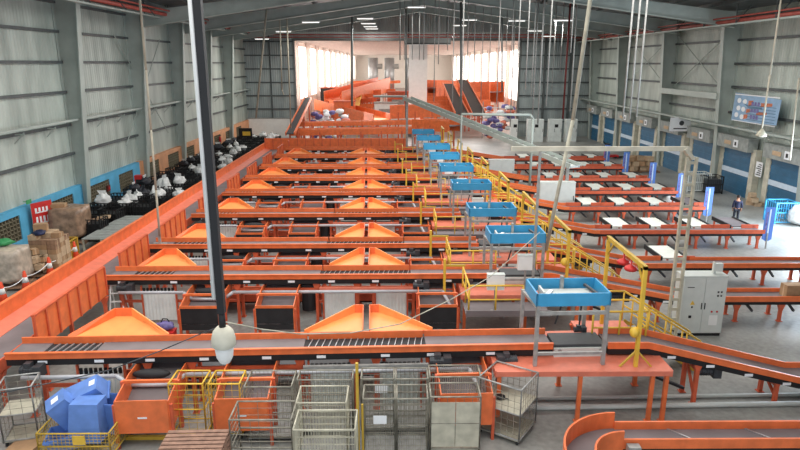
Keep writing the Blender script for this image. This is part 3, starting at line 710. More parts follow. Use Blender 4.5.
# ================================================================= HELPERS FOR GOODS
def Q(u, v, zc):                                          # the hall point seen at (u, v) at optical depth zc
    F = Vector((math.sin(YAW) * math.cos(PITCH), math.cos(YAW) * math.cos(PITCH), -math.sin(PITCH)))
    Rv = Vector((math.cos(YAW), -math.sin(YAW), 0)); U = Rv.cross(F)
    return Vector((0, 0, CH)) + (F + Rv * ((u - 400) / F0) - U * ((v - 225) / F0)) * zc
def roll_cage(label, cx, cy, w_=.8, d=.75, h=1.7, rz=0, m='cage_steel', mesh='cage_steel', front=True, shelf=False, panel=None, papers=(), step=.11, z0=.14, group=None):
    t = thing('roll_cage', label, 'roll cage', (cx, cy, 0), rz, group)
    hw, hd = w_ / 2, d / 2; r = .022
    def fr(a, b_, name):
        q = MB().tube((*a, z0), (*a, h), r).tube((*b_, z0), (*b_, h), r).tube((*a, h), (*b_, h), r).tube((*a, z0 + .05), (*b_, z0 + .05), r).tube((*a, h * .55), (*b_, h * .55), r * .8)
        q.build(name, m, t, True)
        A, B = Vector((*a, 0)), Vector((*b_, 0)); n = max(3, int((B - A).length / step)); q = MB(); e = .004
        for k in range(1, n): p = A.lerp(B, k / n); q.box(p.x - .005, p.x + .005, p.y - .005, p.y + .005, z0 + .05, h)
        for k in range(1, 8): z = z0 + (h - z0) * k / 8; q.bar((A.x, A.y, z), (B.x, B.y, z), .009)
        q.build('wire_mesh', mesh, t)
    c = [(-hw, -hd), (hw, -hd), (hw, hd), (-hw, hd)]
    fr(c[3], c[2], 'back_frame'); fr(c[0], c[3], 'side_frame'); fr(c[1], c[2], 'side_frame')
    if front: fr(c[0], c[1], 'front_gate')
    MB().box(-hw, hw, -hd, hd, z0, z0 + .04).build('base', 'cage_beige' if shelf or panel else 'steel', t)
    if shelf: MB().box(-hw, hw, -hd, hd, .92, .96).build('shelf', 'cage_beige', t)
    if panel:
        MB().box(-hw + .02, -.01, -hd - .012, -hd - .002, .25, h * .97 - .1).box(.01, hw - .02, -hd - .012, -hd - .002, .25, h * .97 - .1).build('side_sheet', panel, t)
    for x, z in papers:
        MB().box(x - .17, x + .17, -hd - .035, -hd - .03, z - .12, z + .12).build('paper_sheet', 'paper', t)
    for (x, y) in c:
        MB().tube((x * .88 - .02, y * .85, .07), (x * .88 + .02, y * .85, .07), .07, 12).box(x * .88 - .03, x * .88 + .03, y * .85 - .03, y * .85 + .03, .1, .15).build('caster', 'dark_rubber', t)
    return t
def cage_px(label, u0, u1, vf, depth=.9, h=1.7, **k):     # front top edge runs u0..u1 at row vf
    a, b_ = P(u0, vf, h), P(u1, vf, h)
    return roll_cage(label, (a.x + b_.x) / 2, a.y + depth / 2, abs(b_.x - a.x), depth, h, **k)
cage_px('yellow-framed wire roll cage, left of the pair under the nearest conveyor', 168, 202, 384, .75, m='yellow', mesh='yellow_dull', step=.2)
cage_px('yellow-framed wire roll cage, right of the pair and beside the dark mesh cage', 208, 239, 384, .75, m='yellow', mesh='yellow_dull', step=.2)
cage_px('large open-topped dark mesh cage between yellow cages and pale cages', 244, 291, 387, .9)
cage_px('tubular grey cage with wide rails in front of the dark mesh cage', 229, 291, 420, .85, step=.42)
cage_px('pale wire cage with empty open top, left of the yellow upright, back one of three', 297, 352, 380, .55)
cage_px('pale wire cage, middle one of the three left of the yellow upright', 296, 346, 403, .85, m='cage_beige', mesh='cage_beige', step=.07)
cage_px('pale wire cage at the bottom edge, front of the three beside the yellow upright', 293, 355, 430, .85, m='cage_beige', mesh='cage_beige', step=.07)
cage_px('wire roll cage with paper sheet, back row, right of the yellow upright', 361, 394, 379, .62, papers=[(.1, 1.42)])
cage_px('wire roll cage in the back row, in front of the right slatted panel', 396, 428, 379, .62)
cage_px('wire roll cage with a paper sheet, front row, right of the yellow upright', 363, 395, 399, .72, papers=[(.02, 1.12)], step=.06)
cage_px('wire roll cage in the front row, left of the beige-sheeted cage', 397, 428, 399, .72, step=.06)
cage_px('wide wire cage with beige mesh top, behind the beige-sheeted cage', 430, 481, 377, .68, step=.06, m='cage_steel', mesh='cage_beige')
cage_px('wide wire cage with beige sheets behind its front gate', 431, 481, 397, .72, step=.2, panel='cage_beige')
a = P(481, 378, 1.7); b_ = P(524, 391, 1.7); c_ = P(536, 372, 1.7)
ang = math.atan2(b_.y - a.y, b_.x - a.x); ctr = (a + c_) / 2
jc = roll_cage('angled wire roll cage with two beige shelves, right end of the cage row', ctr.x, ctr.y, (b_ - a).length, (c_ - b_).length, 1.7, ang, shelf=True, step=.16, m='steel')
t = thing('cable_bundle', 'small black cable bundle lying on the upper shelf of the angled cage', 'cable bundle', (ctr.x - .2, ctr.y + .05, .965), ang)
MB().lathe([(.07, 0), (.14, .02), (.14, .06), (.08, .08)], 14).build('coil', 'black', t, True); MB().path([(.12, 0, .03), (.22, .05, .02), (.26, -.03, .05)], .015).build('plug', 'black', t)
t = thing('upright_post', 'yellow-green upright pole standing among the wire cages', 'post', P(358, 425, 1.0))
t.location.z = 0; MB().tube((0, 0, 0), (0, 0, 2.75), .04).tube((.12, 0, 0), (.12, 0, 1.6), .03).box(-.15, .25, -.1, .1, 0, .05).build('pole', 'yellow_dull', t)
a = P(3, 392, 1.7); 
roll_cage('steel wire roll cage with a shelf at the left edge of the view', a.x + .05, a.y + .55, .85, .8, 1.7, .25, shelf=True, step=.3, m='steel')
# basket of blue crates
A = P(36, 434, .85); B = P(108, 434, .85)
bc = roll_cage('low yellow mesh basket holding blue crates, bottom left', (A.x + B.x) / 2, A.y + .68, B.x - A.x, 1.35, .85, 0, m='yellow_dull', mesh='yellow_dull', step=.1)
bc.name = 'mesh_basket'; bc['category'] = 'basket'
MB().box(.0, .32, -.72, -.69, .55, .8).build('yellow_tag', 'yellow', bc)
cx0, cy0 = (A.x + B.x) / 2 - .22, A.y + .68
def crate(label, loc, rot, s=(.8, .55, .5), tagc=None):
    t = thing('crate', label, 'crate', (loc[0], loc[1], loc[2] + (.16 if loc[2] > 1 else 0))); t.rotation_euler = rot
    x, y, z = s[0] / 2, s[1] / 2, s[2]; q = MB()
    def ring(k): return [(-x * k, -y * k), (x * k, -y * k), (x * k, y * k), (-x * k, y * k)]
    lo, hi, li, hi2 = ring(.86), ring(1), ring(.8), ring(.95)
    q.add([(*p, 0) for p in lo] + [(*p, z) for p in hi] + [(*p, .03) for p in li] + [(*p, z) for p in hi2],
          [(3,2,1,0)] + [(k, (k+1)%4, 4+(k+1)%4, 4+k) for k in range(4)] + [(4+k, 4+(k+1)%4, 12+(k+1)%4, 12+k) for k in range(4)] + [(8+(k+1)%4, 8+k, 12+k, 12+(k+1)%4) for k in range(4)] + [(8,9,10,11)])
    q.build('body', 'blue_crate', t)
    MB().box(-x*1.04, x*1.04, -y*1.05, -y*.99, z-.07, z-.01).box(-x*1.04, x*1.04, y*.99, y*1.05, z-.07, z-.01).box(-x*1.05, -x*.99, -y, y, z-.07, z-.01).box(x*.99, x*1.05, -y, y, z-.07, z-.01).build('rim', 'blue_crate', t)
    if tagc: MB().box(*tagc).build('label_sheet', 'paper', t)
    return t
crate('blue crate lying tilted on top of the blue crate pile', (cx0 - .05, cy0 + .35, 1.36), (R(200), R(-22), R(12)), (1.2, .62, .5), (.3, .46, -.12, .06, -.004, -.001))
crate('blue crate upside down in the middle right of the blue crate pile', (cx0 + .42, cy0 - .1, 1.32), (R(175), R(2), R(3)), (.82, .7, 1.05))
crate('blue crate tipped forward on the left of the blue crate pile, with white label', (cx0 - .42, cy0 - .15, 1.34), (R(190), R(-32), R(25)), (.62, .6, .8), (-.1, .1, -.1, .1, -.004, -.001))
crate('blue crate lowest at the front left of the blue crate pile', (cx0 - .1, cy0 - .25, .28), (R(4), R(-8), R(12)), (.95, .66, .42))
crate('blue crate at the back right corner of the blue crate pile', (cx0 + .75, cy0 + .3, .35), (R(2), R(4), R(0)), (.5, .55, .95))
crate('blue crate bridging the back of the pile under the tilted one', (cx0 + .1, cy0 + .38, .5), (0, 0, R(4)), (.85, .5, .7))
# pallets at the bottom edge
pp = P(198, 446, 1.15)
def pallet(label, loc, rz=0, s=(1.2, 1.0), m='pallet_red', group=None):
    t = thing('pallet', label, 'pallet', loc, rz, group); q = MB(); x, y = s[0] / 2, s[1] / 2
    n = 7
    for k in range(n): yy = -y + 2 * y * (k + .1) / n; q.box(-x, x, yy, yy + 2 * y / n * .72, .12, .144)
    q.build('top_board', m, t); q = MB()
    for xx in (-x, -.05, x - .1): q.box(xx, xx + .1, -y, y, .1, .12).box(xx, xx + .1, -y, -y + .12, .022, .1).box(xx, xx + .1, -.06, .06, .022, .1).box(xx, xx + .1, y - .12, y, .022, .1).box(xx, xx + .1, -y, y, 0, .022)
    q.build('bearer', m, t); return t
for k in range(10): pallet('worn red-brown pallet on top of the stack at the bottom edge' if k == 9 else 'worn red-brown pallet in the bottom-edge stack, %s from the floor' % ['lowest', 'second', 'third', 'fourth', 'fifth', 'sixth', 'seventh', 'eighth', 'ninth'][k], (pp.x, pp.y - .3, .145 * k), R(-2 + k * .4), (1.45, 1.1))
# flat carton near the basket
f = P(28, 446, .1)
t = thing('carton', 'flattened brown carton on the floor left of the yellow basket', 'carton', (f.x - .1, f.y, 0)); MB().prism([(-.4, -.4, 0), (.3, -.5, 0), (.45, .35, .03), (-.3, .4, .05)], (0, 0, .12)).build('sheet', 'card', t)
f = P(143, 439, 0)
t = thing('floor_guard', 'yellow floor guard strip between the basket and the pallet stack', 'guard', (f.x, f.y, 0)); MB().box(-.75, .75, -.05, .05, .0, .1).box(-.75, -.65, -.05, .05, .1, .2).build('strip', 'yellow', t)
# ladder, bag
f = P(121, 322, 0)
t = thing('step_ladder', 'white folding step ladder standing by the left end of the second conveyor', 'ladder', (f.x, f.y, 0), R(8))
for s in (-1, 1):
    MB().bar((s * .28, -.45, 0), (s * .2, 0, 1.75), .05).build('front_rail', 'white', t); MB().bar((s * .28, .45, 0), (s * .2, .03, 1.7), .04).build('rear_rail', 'white', t)
for k in range(5): z = .3 + k * .32; q = MB().box(-.27 + k * .015, .27 - k * .015, -.45 + z / 1.75 * .45 - .06, -.45 + z / 1.75 * .45 + .06, z, z + .03).build('step', 'white', t)
f = P(166, 330, .75)
t = thing('red_case', 'red case under the purple bag, behind the nearest conveyor', 'case', (f.x, f.y, 0)); MB().box(-.3, .3, -.2, .2, 0, .72).box(-.32, .32, -.22, .22, .68, .75).build('body', 'red', t)
t = thing('cloth_bag', 'dark purple patterned bag on the red case', 'bag', (f.x, f.y, .76)); MB().blob((0, 0, .16), .33, .2, .16, 5, .12, 16, 10).build('body', 'purple', t, True); MB().path([(-.15, 0, .3), (-.08, 0, .42), (.08, 0, .42), (.15, 0, .3)], .02).build('handle', 'black', t)
# ================================================================= GOODS ALONG THE LEFT WALL
def carton(label, loc, s, rz=0, m='card', group=None):
    t = thing('carton', label, 'carton', loc, rz, group); x, y, z = s[0] / 2, s[1] / 2, s[2]
    MB().box(-x, x, -y, y, 0, z).build('box', m, t); MB().box(-x - .002, x + .002, -.03, .03, -.0, z + .003).build('tape', 'card_light', t); return t
def pile(cx, cy, nx, ny, nz, s, label, group, m='card', jit=.03, z0=.145):
    rnd = random.Random(cx * 7)
    for k in range(nz):
        for i_ in range(nx):
            for j in range(ny):
                if k == nz - 1 and rnd.random() < .35: continue
                carton(label % (['lowest', 'second', 'third', 'fourth', 'fifth', 'sixth', 'top'][k], ['left', 'middle', 'right'][i_], ['front', 'centre', 'back'][j]), (cx + (i_ - (nx - 1) / 2) * s[0] * 1.07 + rnd.uniform(-jit, jit) * .3, cy + (j - (ny - 1) / 2) * s[1] * 1.07, z0 + k * s[2] * 1.01), (s[0], s[1], s[2]), R(rnd.uniform(-3, 3)), rnd.choice(['card', 'card_light', 'card_light', 'wood']), None)
def wrapped(name, label, loc, s, seed, rz=0, m='wrap'):
    t = thing(name, label, 'wrapped load', loc, rz)
    q = MB().blob((0, 0, s[2] / 2 + .15), s[0] / 2, s[1] / 2, s[2] / 2, seed, .025, 32, 20, .93); q.build('film', m, t, True)
    x, y = s[0] / 2, s[1] / 2
    MB().box(-x, x, -y, y, .1, .15).box(-x, -x + .1, -y, y, 0, .1).box(-.05, .05, -y, y, 0, .1).box(x - .1, x, -y, y, 0, .1).build('pallet', 'wood', t)
    return t
f = P(8, 292, 0)
wrapped('wrapped_pallet', 'white film-wrapped pallet load at the left edge, nearest the cones', (f.x - .2, f.y + .7, 0), (1.5, 1.3, 1.75), 3, .1, 'wrap')
MBt = thing('cloth_bundle', 'green and white cloth bundle on top of the leftmost wrapped pallet', 'bundle', (f.x - .4, f.y + .9, 1.98)); MB().blob((0, 0, .1), .4, .3, .16, 9, .2).build('cloth', 'green', MBt, True)
f = P(30, 281, 0); rnd = random.Random(4)
pallet('pallet under the loose tumbled cartons', (f.x, f.y + .7, 0), .1, m='wood')
for k in range(16):
    z = .15 + (k // 5) * .3
    carton('small brown carton in the loose tumbled heap beside the leftmost wrapped pallet', (f.x + rnd.uniform(-.45, .45), f.y + .7 + rnd.uniform(-.4, .4), z), (.38, .3, .27), rnd.uniform(-.7, .7), 'card' if k % 2 else 'card_light', 'tumbled cartons')
f = P(45, 272, 0)
pallet('pallet under the neat stack of small cartons', (f.x, f.y + .75, 0), 0, (1.3, 1.3), m='wood')
pile(f.x, f.y + .75, 3, 3, 7, (.42, .42, .24), 'small carton in the neat stack below the red banner, %s layer, %s %s', 'neatly stacked cartons', 'card_light')
carton('larger brown carton lying on top of the neat carton stack', (f.x - .4, f.y + .9, 1.9), (.6, .45, .35), .3)
t = thing('cloth_bundle', 'dark blue and white bundle on the neat carton stack', 'bundle', (f.x - .1, f.y + .2, 1.86)); MB().blob((0, 0, .1), .3, .25, .14, 19, .2).build('cloth', 'sack_navy', t, True)
f = P(62, 262, 0)
t = thing('mesh_crate', 'ochre wire crate with an orange bundle inside, beside the neat carton stack', 'crate', (f.x, f.y + .5, 0), .05)
q = MB()
for s in (-.45, .45):
    for s2 in (-.45, .45): q.box(s - .03, s + .03, s2 - .03, s2 + .03, 0, 1.1)
    q.box(-.45, .45, s - .02, s + .02, 1.05, 1.1).box(s - .02, s + .02, -.45, .45, 1.05, 1.1).box(-.45, .45, s - .02, s + .02, .1, .14).box(s - .02, s + .02, -.45, .45, .1, .14)
q.build('frame', 'yellow_dull', t); q = MB()
for k in range(1, 9):
    x = -.45 + .1 * k
    for s in (-.45, .45): q.box(x - .008, x + .008, s - .008, s + .008, .1, 1.08).box(s - .008, s + .008, x - .008, x + .008, .1, 1.08).box(-.45, .45, s - .008, s + .008, .1 + .11 * k, .115 + .11 * k)
q.build('wire_mesh', 'yellow_dull', t); MB().blob((0, 0, .45), .38, .38, .4, 8, .15).build('bundle', 'cone_orange', t, True)
f = P(64, 246, 0)
wrapped('wrapped_pallet', 'tall brown film-wrapped pallet load in front of the blue wall', (f.x + .1, f.y + .9, 0), (1.75, 1.6, 1.95), 13, .08, 'wrap_brown')
carton('brown carton on top of the tall film-wrapped load', (f.x - .5, f.y + .9, 2.05), (.8, .6, .22), .2)
f = P(92, 240, 0)
pallet('pallet under the leaning orange-brown cartons', (f.x - .1, f.y + .9, 0), 0, (1.3, 1.9), m='pallet_red'); rnd = random.Random(11)
for k in range(14): carton('flat orange-brown carton in the slumped heap beside the grey steel table', (f.x - .1 + rnd.uniform(-.3, .3), f.y + .5 + rnd.uniform(-.3, .9), .15 + .14 * (k // 2)), (.7, .45, .12), rnd.uniform(-.4, .4), 'wood' if k % 3 else 'card_light', 'slumped cartons')
a, b_ = P(93, 236, .75), P(128, 218, .75)
t = thing('steel_table', 'low grey steel deck table with open bays beside the trunk conveyor', 'table', ((a.x + b_.x) / 2 + .6, (a.y + b_.y) / 2, 0))
L = abs(b_.y - a.y) / 2 + .6; 
MB().box(-1.05, 1.05, -L, L, .7, .76).build('deck', 'dock_grey', t); q = MB()
for k in range(9): q.box(-1.0, 1.0, -L + .2 + k * L / 4.6, -L + .24 + k * L / 4.6, .76, .775)
q.build('deck_rib', 'steel', t)
for x in (-1, 0, 1):
    for y in (-L + .05, 0, L - .05): MB().box(x - .05, x + .05, y - .05, y + .05, 0, .7).build('leg', 'cage_beige', t)
MB().box(-1, 1, -L + .1, L, .0, .05).build('lower_shelf', 'dark_rubber', t)
# black containers and white sacks in a long row
def black_box(label, loc, rz=0, h=1.35, group=None):
    t = thing('black_container', label, 'container', loc, rz, group); q = MB(); x, y = .58, .5
    q.box(-x, x, -y, y, .12, .2)
    for s in (-1, 1):
        for k in range(6): xx = -x + 2 * x * k / 5; q.box(xx - .03, xx + .03, s * y - .02, s * y + .02, .2, h)
        for k in range(5): yy = -y + 2 * y * k / 4; q.box(s * x - .02, s * x + .02, yy - .03, yy + .03, .2, h)
        for z in (.45, .8, h): q.box(-x, x, s * y - .025, s * y + .025, z - .05, z).box(s * x - .025, s * x + .025, -y, y, z - .05, z)
    q.box(-x + .03, x - .03, -y + .03, y - .03, .2, h * .8)
    q.box(-x, -x + .1, -y, y, 0, .12).box(x - .1, x, -y, y, 0, .12)
    q.build('body', 'black', t); return t
proto = black_box('', (0, 0, 0)); sackp = None
rnd = random.Random(21); cnt = 0
spots = []
OW = 'first second third fourth fifth sixth seventh eighth ninth tenth eleventh twelfth thirteenth fourteenth fifteenth sixteenth seventeenth eighteenth nineteenth twentieth'.split()
CW = ['against the left wall', 'second from the left wall', 'third from the left wall', 'next to the trunk conveyor']
for r_ in range(20):
    y = 35.2 + r_ * 2.2 + rnd.uniform(-.2, .2)
    for c in range(4):
        x = -18.9 + c * 1.35 + rnd.uniform(-.1, .1)
        if r_ < 2 and c > 1: continue
        if r_ < 3 and c > 2: continue
        spots.append((x, y, r_, c))
for n, (x, y, rr_, cc_) in enumerate(spots):
    o = proto if n == 0 else dup(proto, (0, 0, 0))
    o.location = (x, y, 0); o.rotation_euler = (0, 0, rnd.uniform(-.15, .15)); o.scale = (1, 1, 1); o['group'] = 'black containers in the left wall row'
    o['label'] = 'black slatted container, %s row from the grey table, %s' % (OW[rr_], CW[cc_])
sk = []
for v_ in range(4):
    t = thing('white_sack', '', 'sack'); q = MB().blob((0, 0, .38), .42, .38, .42, 30 + v_, .2, 18, 12); q.build('body', 'sack_white' if v_ < 3 else 'sack_dark', t, True)
    MB().prism([(-.1, -.05, .7), (.12, 0, .7), (.28, .02, 1.05), (-.22, -.02, 1.0)], (0, .08, 0)).build('neck', 'sack_white', t); sk.append(t)
used = set()
for n, (x, y, rr_, cc_) in enumerate(spots):
    if rnd.random() < .48:
        k = n % 4; o = sk[k] if k not in used else dup(sk[k], (0, 0, 0)); used.add(k)
        o.location = (x + .05, y - .05, 1.09); o.rotation_euler = (0, 0, rnd.uniform(0, 6)); o.scale = (rnd.uniform(.8, 1.3), rnd.uniform(.7, 1.1), rnd.uniform(.5, 1.0)); o['group'] = 'sacks on the containers'; o['label'] = 'knotted %s sack on the container in the %s row, %s' % ('dark' if k == 3 else 'white', OW[rr_], CW[cc_])
for k in range(4):
    if k not in used: bpy.data.objects.remove(sk[k])
def sack(label, u, v, h0, s, m, seed):
    f = P(u, v, h0); t = thing('sack', label, 'sack', (f.x, f.y, h0))
    MB().blob((0, 0, s[2] / 2), s[0] / 2, s[1] / 2, s[2] / 2, seed, .18, 20, 12).build('body', m, t, True)
    MB().prism([(-.12, 0, s[2] * .85), (.12, 0, s[2] * .85), (.2, 0, s[2] * 1.2), (-.1, 0, s[2] * 1.15)], (0, .06, 0)).build('neck', m, t)
sack('big white knotted sack at the far end of the grey steel table', 131, 216, 0, (1.1, .9, 1.5), 'sack_white', 3)
sack('dark green-black sack behind the dark blue sack', 144, 210, 0, (1.3, 1, 1.5), 'sack_dark', 4)
sack('dark blue sack on the floor between two white sacks', 142, 219, 0, (1.0, .9, .9), 'sack_navy', 5)
sack('white sack with a pointed neck right of the dark blue sack', 157, 211, 0, (.9, .8, 1.6), 'sack_white', 6)
sack('small white sack in front of the dark blue sack', 149, 222, 0, (.9, .6, .5), 'card_light', 7)
sack('tall white sack standing by the hanging rope', 166, 203, 0, (1.2, .8, 1.8), 'sack_white', 8)
# cones and chain
cones = [(4, 303), (27, 291), (51, 276), (67, 264), (76, 259)]
pos = []
for k, (u, v) in enumerate(cones):
    f = P(u, v, 0); pos.append(f)
    t = thing('traffic_cone', 'orange traffic cone with white collar, %s of the roped row beside the trunk conveyor' % ['nearest', 'second', 'third', 'fourth', 'farthest'][k], 'traffic cone', (f.x, f.y, 0))
    t.scale = (1.3, 1.3, 1.3); MB().box(-.22, .22, -.22, .22, 0, .04).build('base', 'cone_orange', t)
    MB().lathe([(.16, .04), (.1, .34), (.045, .72), (.03, .74)], 16).build('body', 'cone_orange', t, True)
    MB().lathe([(.108, .33), (.075, .52)], 16).build('collar', 'white', t, True)
q = MB()
for a, b_ in zip(pos, pos[1:]):
    pr = None
    for k in range(7):
        s = k / 6; p = a.lerp(b_, s); p = Vector((p.x, p.y, .7 - .6 * s * (1 - s)))
        if pr is not None: q.tube(pr, p, .02, 6)
        pr = p
tag(q.build('rope', 'paper', None), 'thin white barrier rope slung between the traffic cones', 'rope')
# red banner, extinguishers on the left wall
t = thing('banner', 'tall red banner with white lettering in front of the blue wall', 'banner', (XL + .85, 33.9, .6), R(-25))
MB().box(-.02, .02, -.62, .62, 0, 1.95).build('cloth', 'red', t)
q = MB()
for k, (z, h) in enumerate(((.3, .3), (.75, .4), (1.35, .3))):
    for j in range(4): q.box(.021, .026, -.42 + j * .22, -.3 + j * .22, z, z + h)
    q.box(.021, .026, -.42, .42, z, z + .06)
q.build('lettering', 'paper', t)
MB().tube((0, -.62, -.25), (0, -.62, 2.0), .02).tube((0, .62, -.25), (0, .62, 2.0), .02).build('pole', 'steel', t)
t = thing('exit_sign', 'small dark green sign above the red banner', 'sign', (XL + .6, 33.2, 2.6)); MB().box(.0, .04, -.22, .22, 0, .22).box(-.3, 0, -.02, .02, .08, .12).build('body', 'green', t)
t = thing('fire_cabinet', 'red fire hose cabinet standing at the left column where blue wall meets peach wall', 'fire cabinet', (XL + 1.4, 46.1, 0))
MB().box(-.3, .3, -.22, .22, .5, 1.9).box(-.2, .2, -.15, .15, 0, .5).build('body', 'red', t); MB().box(-.2, .2, -.235, -.22, 1.2, 1.6).build('glass', 'dark_rubber', t); MB().box(.1, .16, -.26, -.22, .9, 1.05).build('handle', 'steel', t)
t = thing('alarm_box', 'small dark red alarm box on the blue wall between two vents', 'alarm box', (XL + .36, 43.1, 1.3)); MB().box(0, .1, -.2, .2, 0, .42).build('body', 'rust_red', t); MB().tube((.1, 0, .2), (.14, 0, .2), .1, 14).build('bell', 'red', t)
for k, y in enumerate((66.3, 71.6)):
    t = thing('fire_extinguisher', 'red fire extinguisher hung on the peach wall, %s one' % ['nearer', 'farther'][k], 'fire extinguisher', (XL + .5, y, 1.2)); MB().lathe([(.12, 0), (.14, .05), (.14, .55), (.06, .68), (.04, .75)], 14).build('tank', 'red', t, True); MB().box(-.04, .12, -.03, .03, .75, .82).build('handle', 'black', t)
# ================================================================= RIGHT SIDE
f = P(699, 338, 0)
t = thing('control_cabinet', 'big pale grey double-door electrical cabinet beside the lattice post', 'electrical cabinet', (11.5, 21.9, 0))
MB().box(-.82, .82, -.3, .32, .12, 2.35).box(-.84, .84, -.32, .34, 2.35, 2.4).build('body', 'cabinet_grey', t)
MB().box(-.8, .8, -.28, .3, 0, .12).build('plinth', 'black', t)
for s in (-1, 1):
    d_ = MB().box(min(s * .01, s * .8), max(s * .01, s * .8), -.325, -.3, .16, 2.32).build('door', 'cabinet_grey', t)
    MB().box(s * .06 - .015, s * .06 + .015, -.35, -.325, 1.1, 1.35).build('handle', 'black', d_)
MB().prism([(-.5, -.33, 1.28), (-.32, -.33, 1.28), (-.41, -.33, 1.45)], (0, -.005, 0)).build('warning_sign', 'yellow', t)
MB().box(-.44, -.38, -.335, -.325, 1.15, 1.22).box(-.5, -.4, -.345, -.325, .75, .85).box(.48, .54, -.34, -.325, 1.75, 1.81).box(.6, .66, -.34, -.325, 1.75, 1.81).box(.48, .54, -.34, -.325, 1.6, 1.66).box(.6, .66, -.34, -.325, 1.6, 1.66).box(-.66, -.4, -.33, -.325, 1.95, 1.98).build('switch', 'black', t)
MB().box(.28, .6, -.33, -.325, .45, .85).build('document_pocket', 'white', t)
MB().tube((.35, -.33, 1.0), (.35, -.34, 1.0), .04, 12).tube((.55, -.33, 1.0), (.55, -.34, 1.0), .04, 12).build('indicator', 'red', t)
MB().tube((.45, 0, 2.4), (.45, 0, 2.55), .04).box(.4, .7, -.08, .08, 2.5, 2.8).box(.36, .4, -.06, .06, 2.4, 2.85).build('signal_lamp', 'cabinet_grey', t)
def cab(label, x, y, w_, h, nd, m='cabinet_grey', d=.6):
    t = thing('control_cabinet', label, 'electrical cabinet', (x, y, 0)); MB().box(-w_ / 2, w_ / 2, -d / 2, d / 2, 0, h).box(-w_ / 2 - .02, w_ / 2 + .02, -d / 2 - .02, d / 2, h, h + .05).build('body', m, t)
    for k in range(nd):
        a = -w_ / 2 + w_ * k / nd + .02; c = -w_ / 2 + w_ * (k + 1) / nd - .02
        dd = MB().box(a, c, -d / 2 - .03, -d / 2, .1, h - .03).build('door', m, t); MB().box(c - .1, c - .06, -d / 2 - .05, -d / 2 - .03, h * .45, h * .6).build('handle', 'black', dd)
    return t
cab('wide pale grey cabinet in the side belt rows, behind the yellow stairs', 11.0, 41.4, 2.4, 2.2, 2)
cab('pale grey cabinet under the sloping grey cable bridge', 8.9, 51.5, 2.1, 2.2, 2)
for k, (x, w_) in enumerate(((18.4, 2.1), (21.0, 1.7), (23.1, 1.5), (15.6, .9))):
    c = cab(['pale grey double cabinet in the far right corner, nearest the opening', 'pale grey cabinet, middle of the row in the far right corner', 'pale grey cabinet in the far corner nearest the dock doors', 'narrow white cabinet at the right edge of the far opening'][k], x, 82, w_, 2.9, 2 if k < 3 else 1, 'panel_pale' if k < 3 else 'white', .8)
    MB().box(-.1, .35, -.45, -.43, 1.9, 2.3).build('label_plate', 'black', c)
f = P(650, 410, 0)
t = thing('floor_pipe', 'long pale pipe pair lying on the floor before the nearest descending conveyor', 'pipe', (8.5, f.y, 0)); MB().tube((-5.6, 0, .08), (6.5, .25, .08), .08, 8).build('pipe', 'cabinet_grey', t, True); MB().tube((-5.6, .55, .06), (6.5, .8, .06), .06, 8).build('pipe', 'cabinet_grey', t, True)
# lattice gantry posts
def lattice(par, x, y, z0, z1, m='steel'):
    q = MB()
    for s in (-.16, .16): q.box(x + s - .04, x + s + .04, y - .06, y + .06, z0, z1)
    n = int((z1 - z0) / .38)
    for k in range(n): z = z0 + (z1 - z0) * (k + .5) / n; q.box(x - .12, x + .12, y - .02, y + .02, z - .05, z + .05)
    return q.build('lattice_post', m, par)
t = thing('lattice_gantry', 'tall grey lattice gantry with a long cream beam beside the electrical cabinet', 'gantry', (10.15, 21.0, 0))
lattice(t, 0, 0, 0, 6.9, 'cage_beige'); MB().bar((0, 0, 6.85), (-.3, 0, 7.2), .3, .12).build('knee', 'cream_pier', t)
MB().box(-6.2, -.15, -.07, .07, 7.12, 7.27).build('beam', 'cream_pier', t); MB().box(-5.25, -5.17, -.04, .04, 1.55, 7.15).build('rear_post', 'steel', t); MB().box(-.3, .3, -.2, .2, 0, .04).build('foot_plate', 'steel', t)
t = thing('pipe_gantry', 'grey pipe gantry with a rounded corner, before the far cabinets', 'gantry', (10.6, 48, 0))
MB().path([(0, 0, 0), (0, 0, 5.9), (-.25, 0, 6.2), (-5.5, 0, 6.25)], .1, 10).build('pipe', 'column_grey', t, True); MB().tube((-5.5, 0, 0), (-5.5, 0, 6.2), .06).build('rear_post', 'column_grey', t)
# sloping grey cable bridge
a = Q(407, 98, 59); b_ = Q(575, 166, 42)
t = thing('cable_bridge', 'long sloping grey truss bridge running down toward the side belts', 'cable bridge', a); d = b_ - a; nn = Vector((d.y, -d.x, 0)).normalized() * .45
for s in (-1, 1):
    MB().bar(nn * s, d + nn * s, .08, .32).build('side_rail', 'column_grey', t)
q = MB()
for k in range(28): p = d * (k / 27); q.bar(p + nn, p - nn, .07)
q.build('rung', 'steel', t); MB().bar(Vector((0, 0, -.1)), d + Vector((0, 0, -.1)), .7, .05).build('tray', 'cabinet_grey', t)
for f_ in (.0, .97):
    p = d * f_; MB().box(p.x - .1, p.x + .1, p.y - .1, p.y + .1, -a.z, p.z - .1).build('support_post', 'steel', t)
MB().tube((0, 0, .15), (-3.2, 1, .1), .1).build('end_pipe', 'column_grey', t)
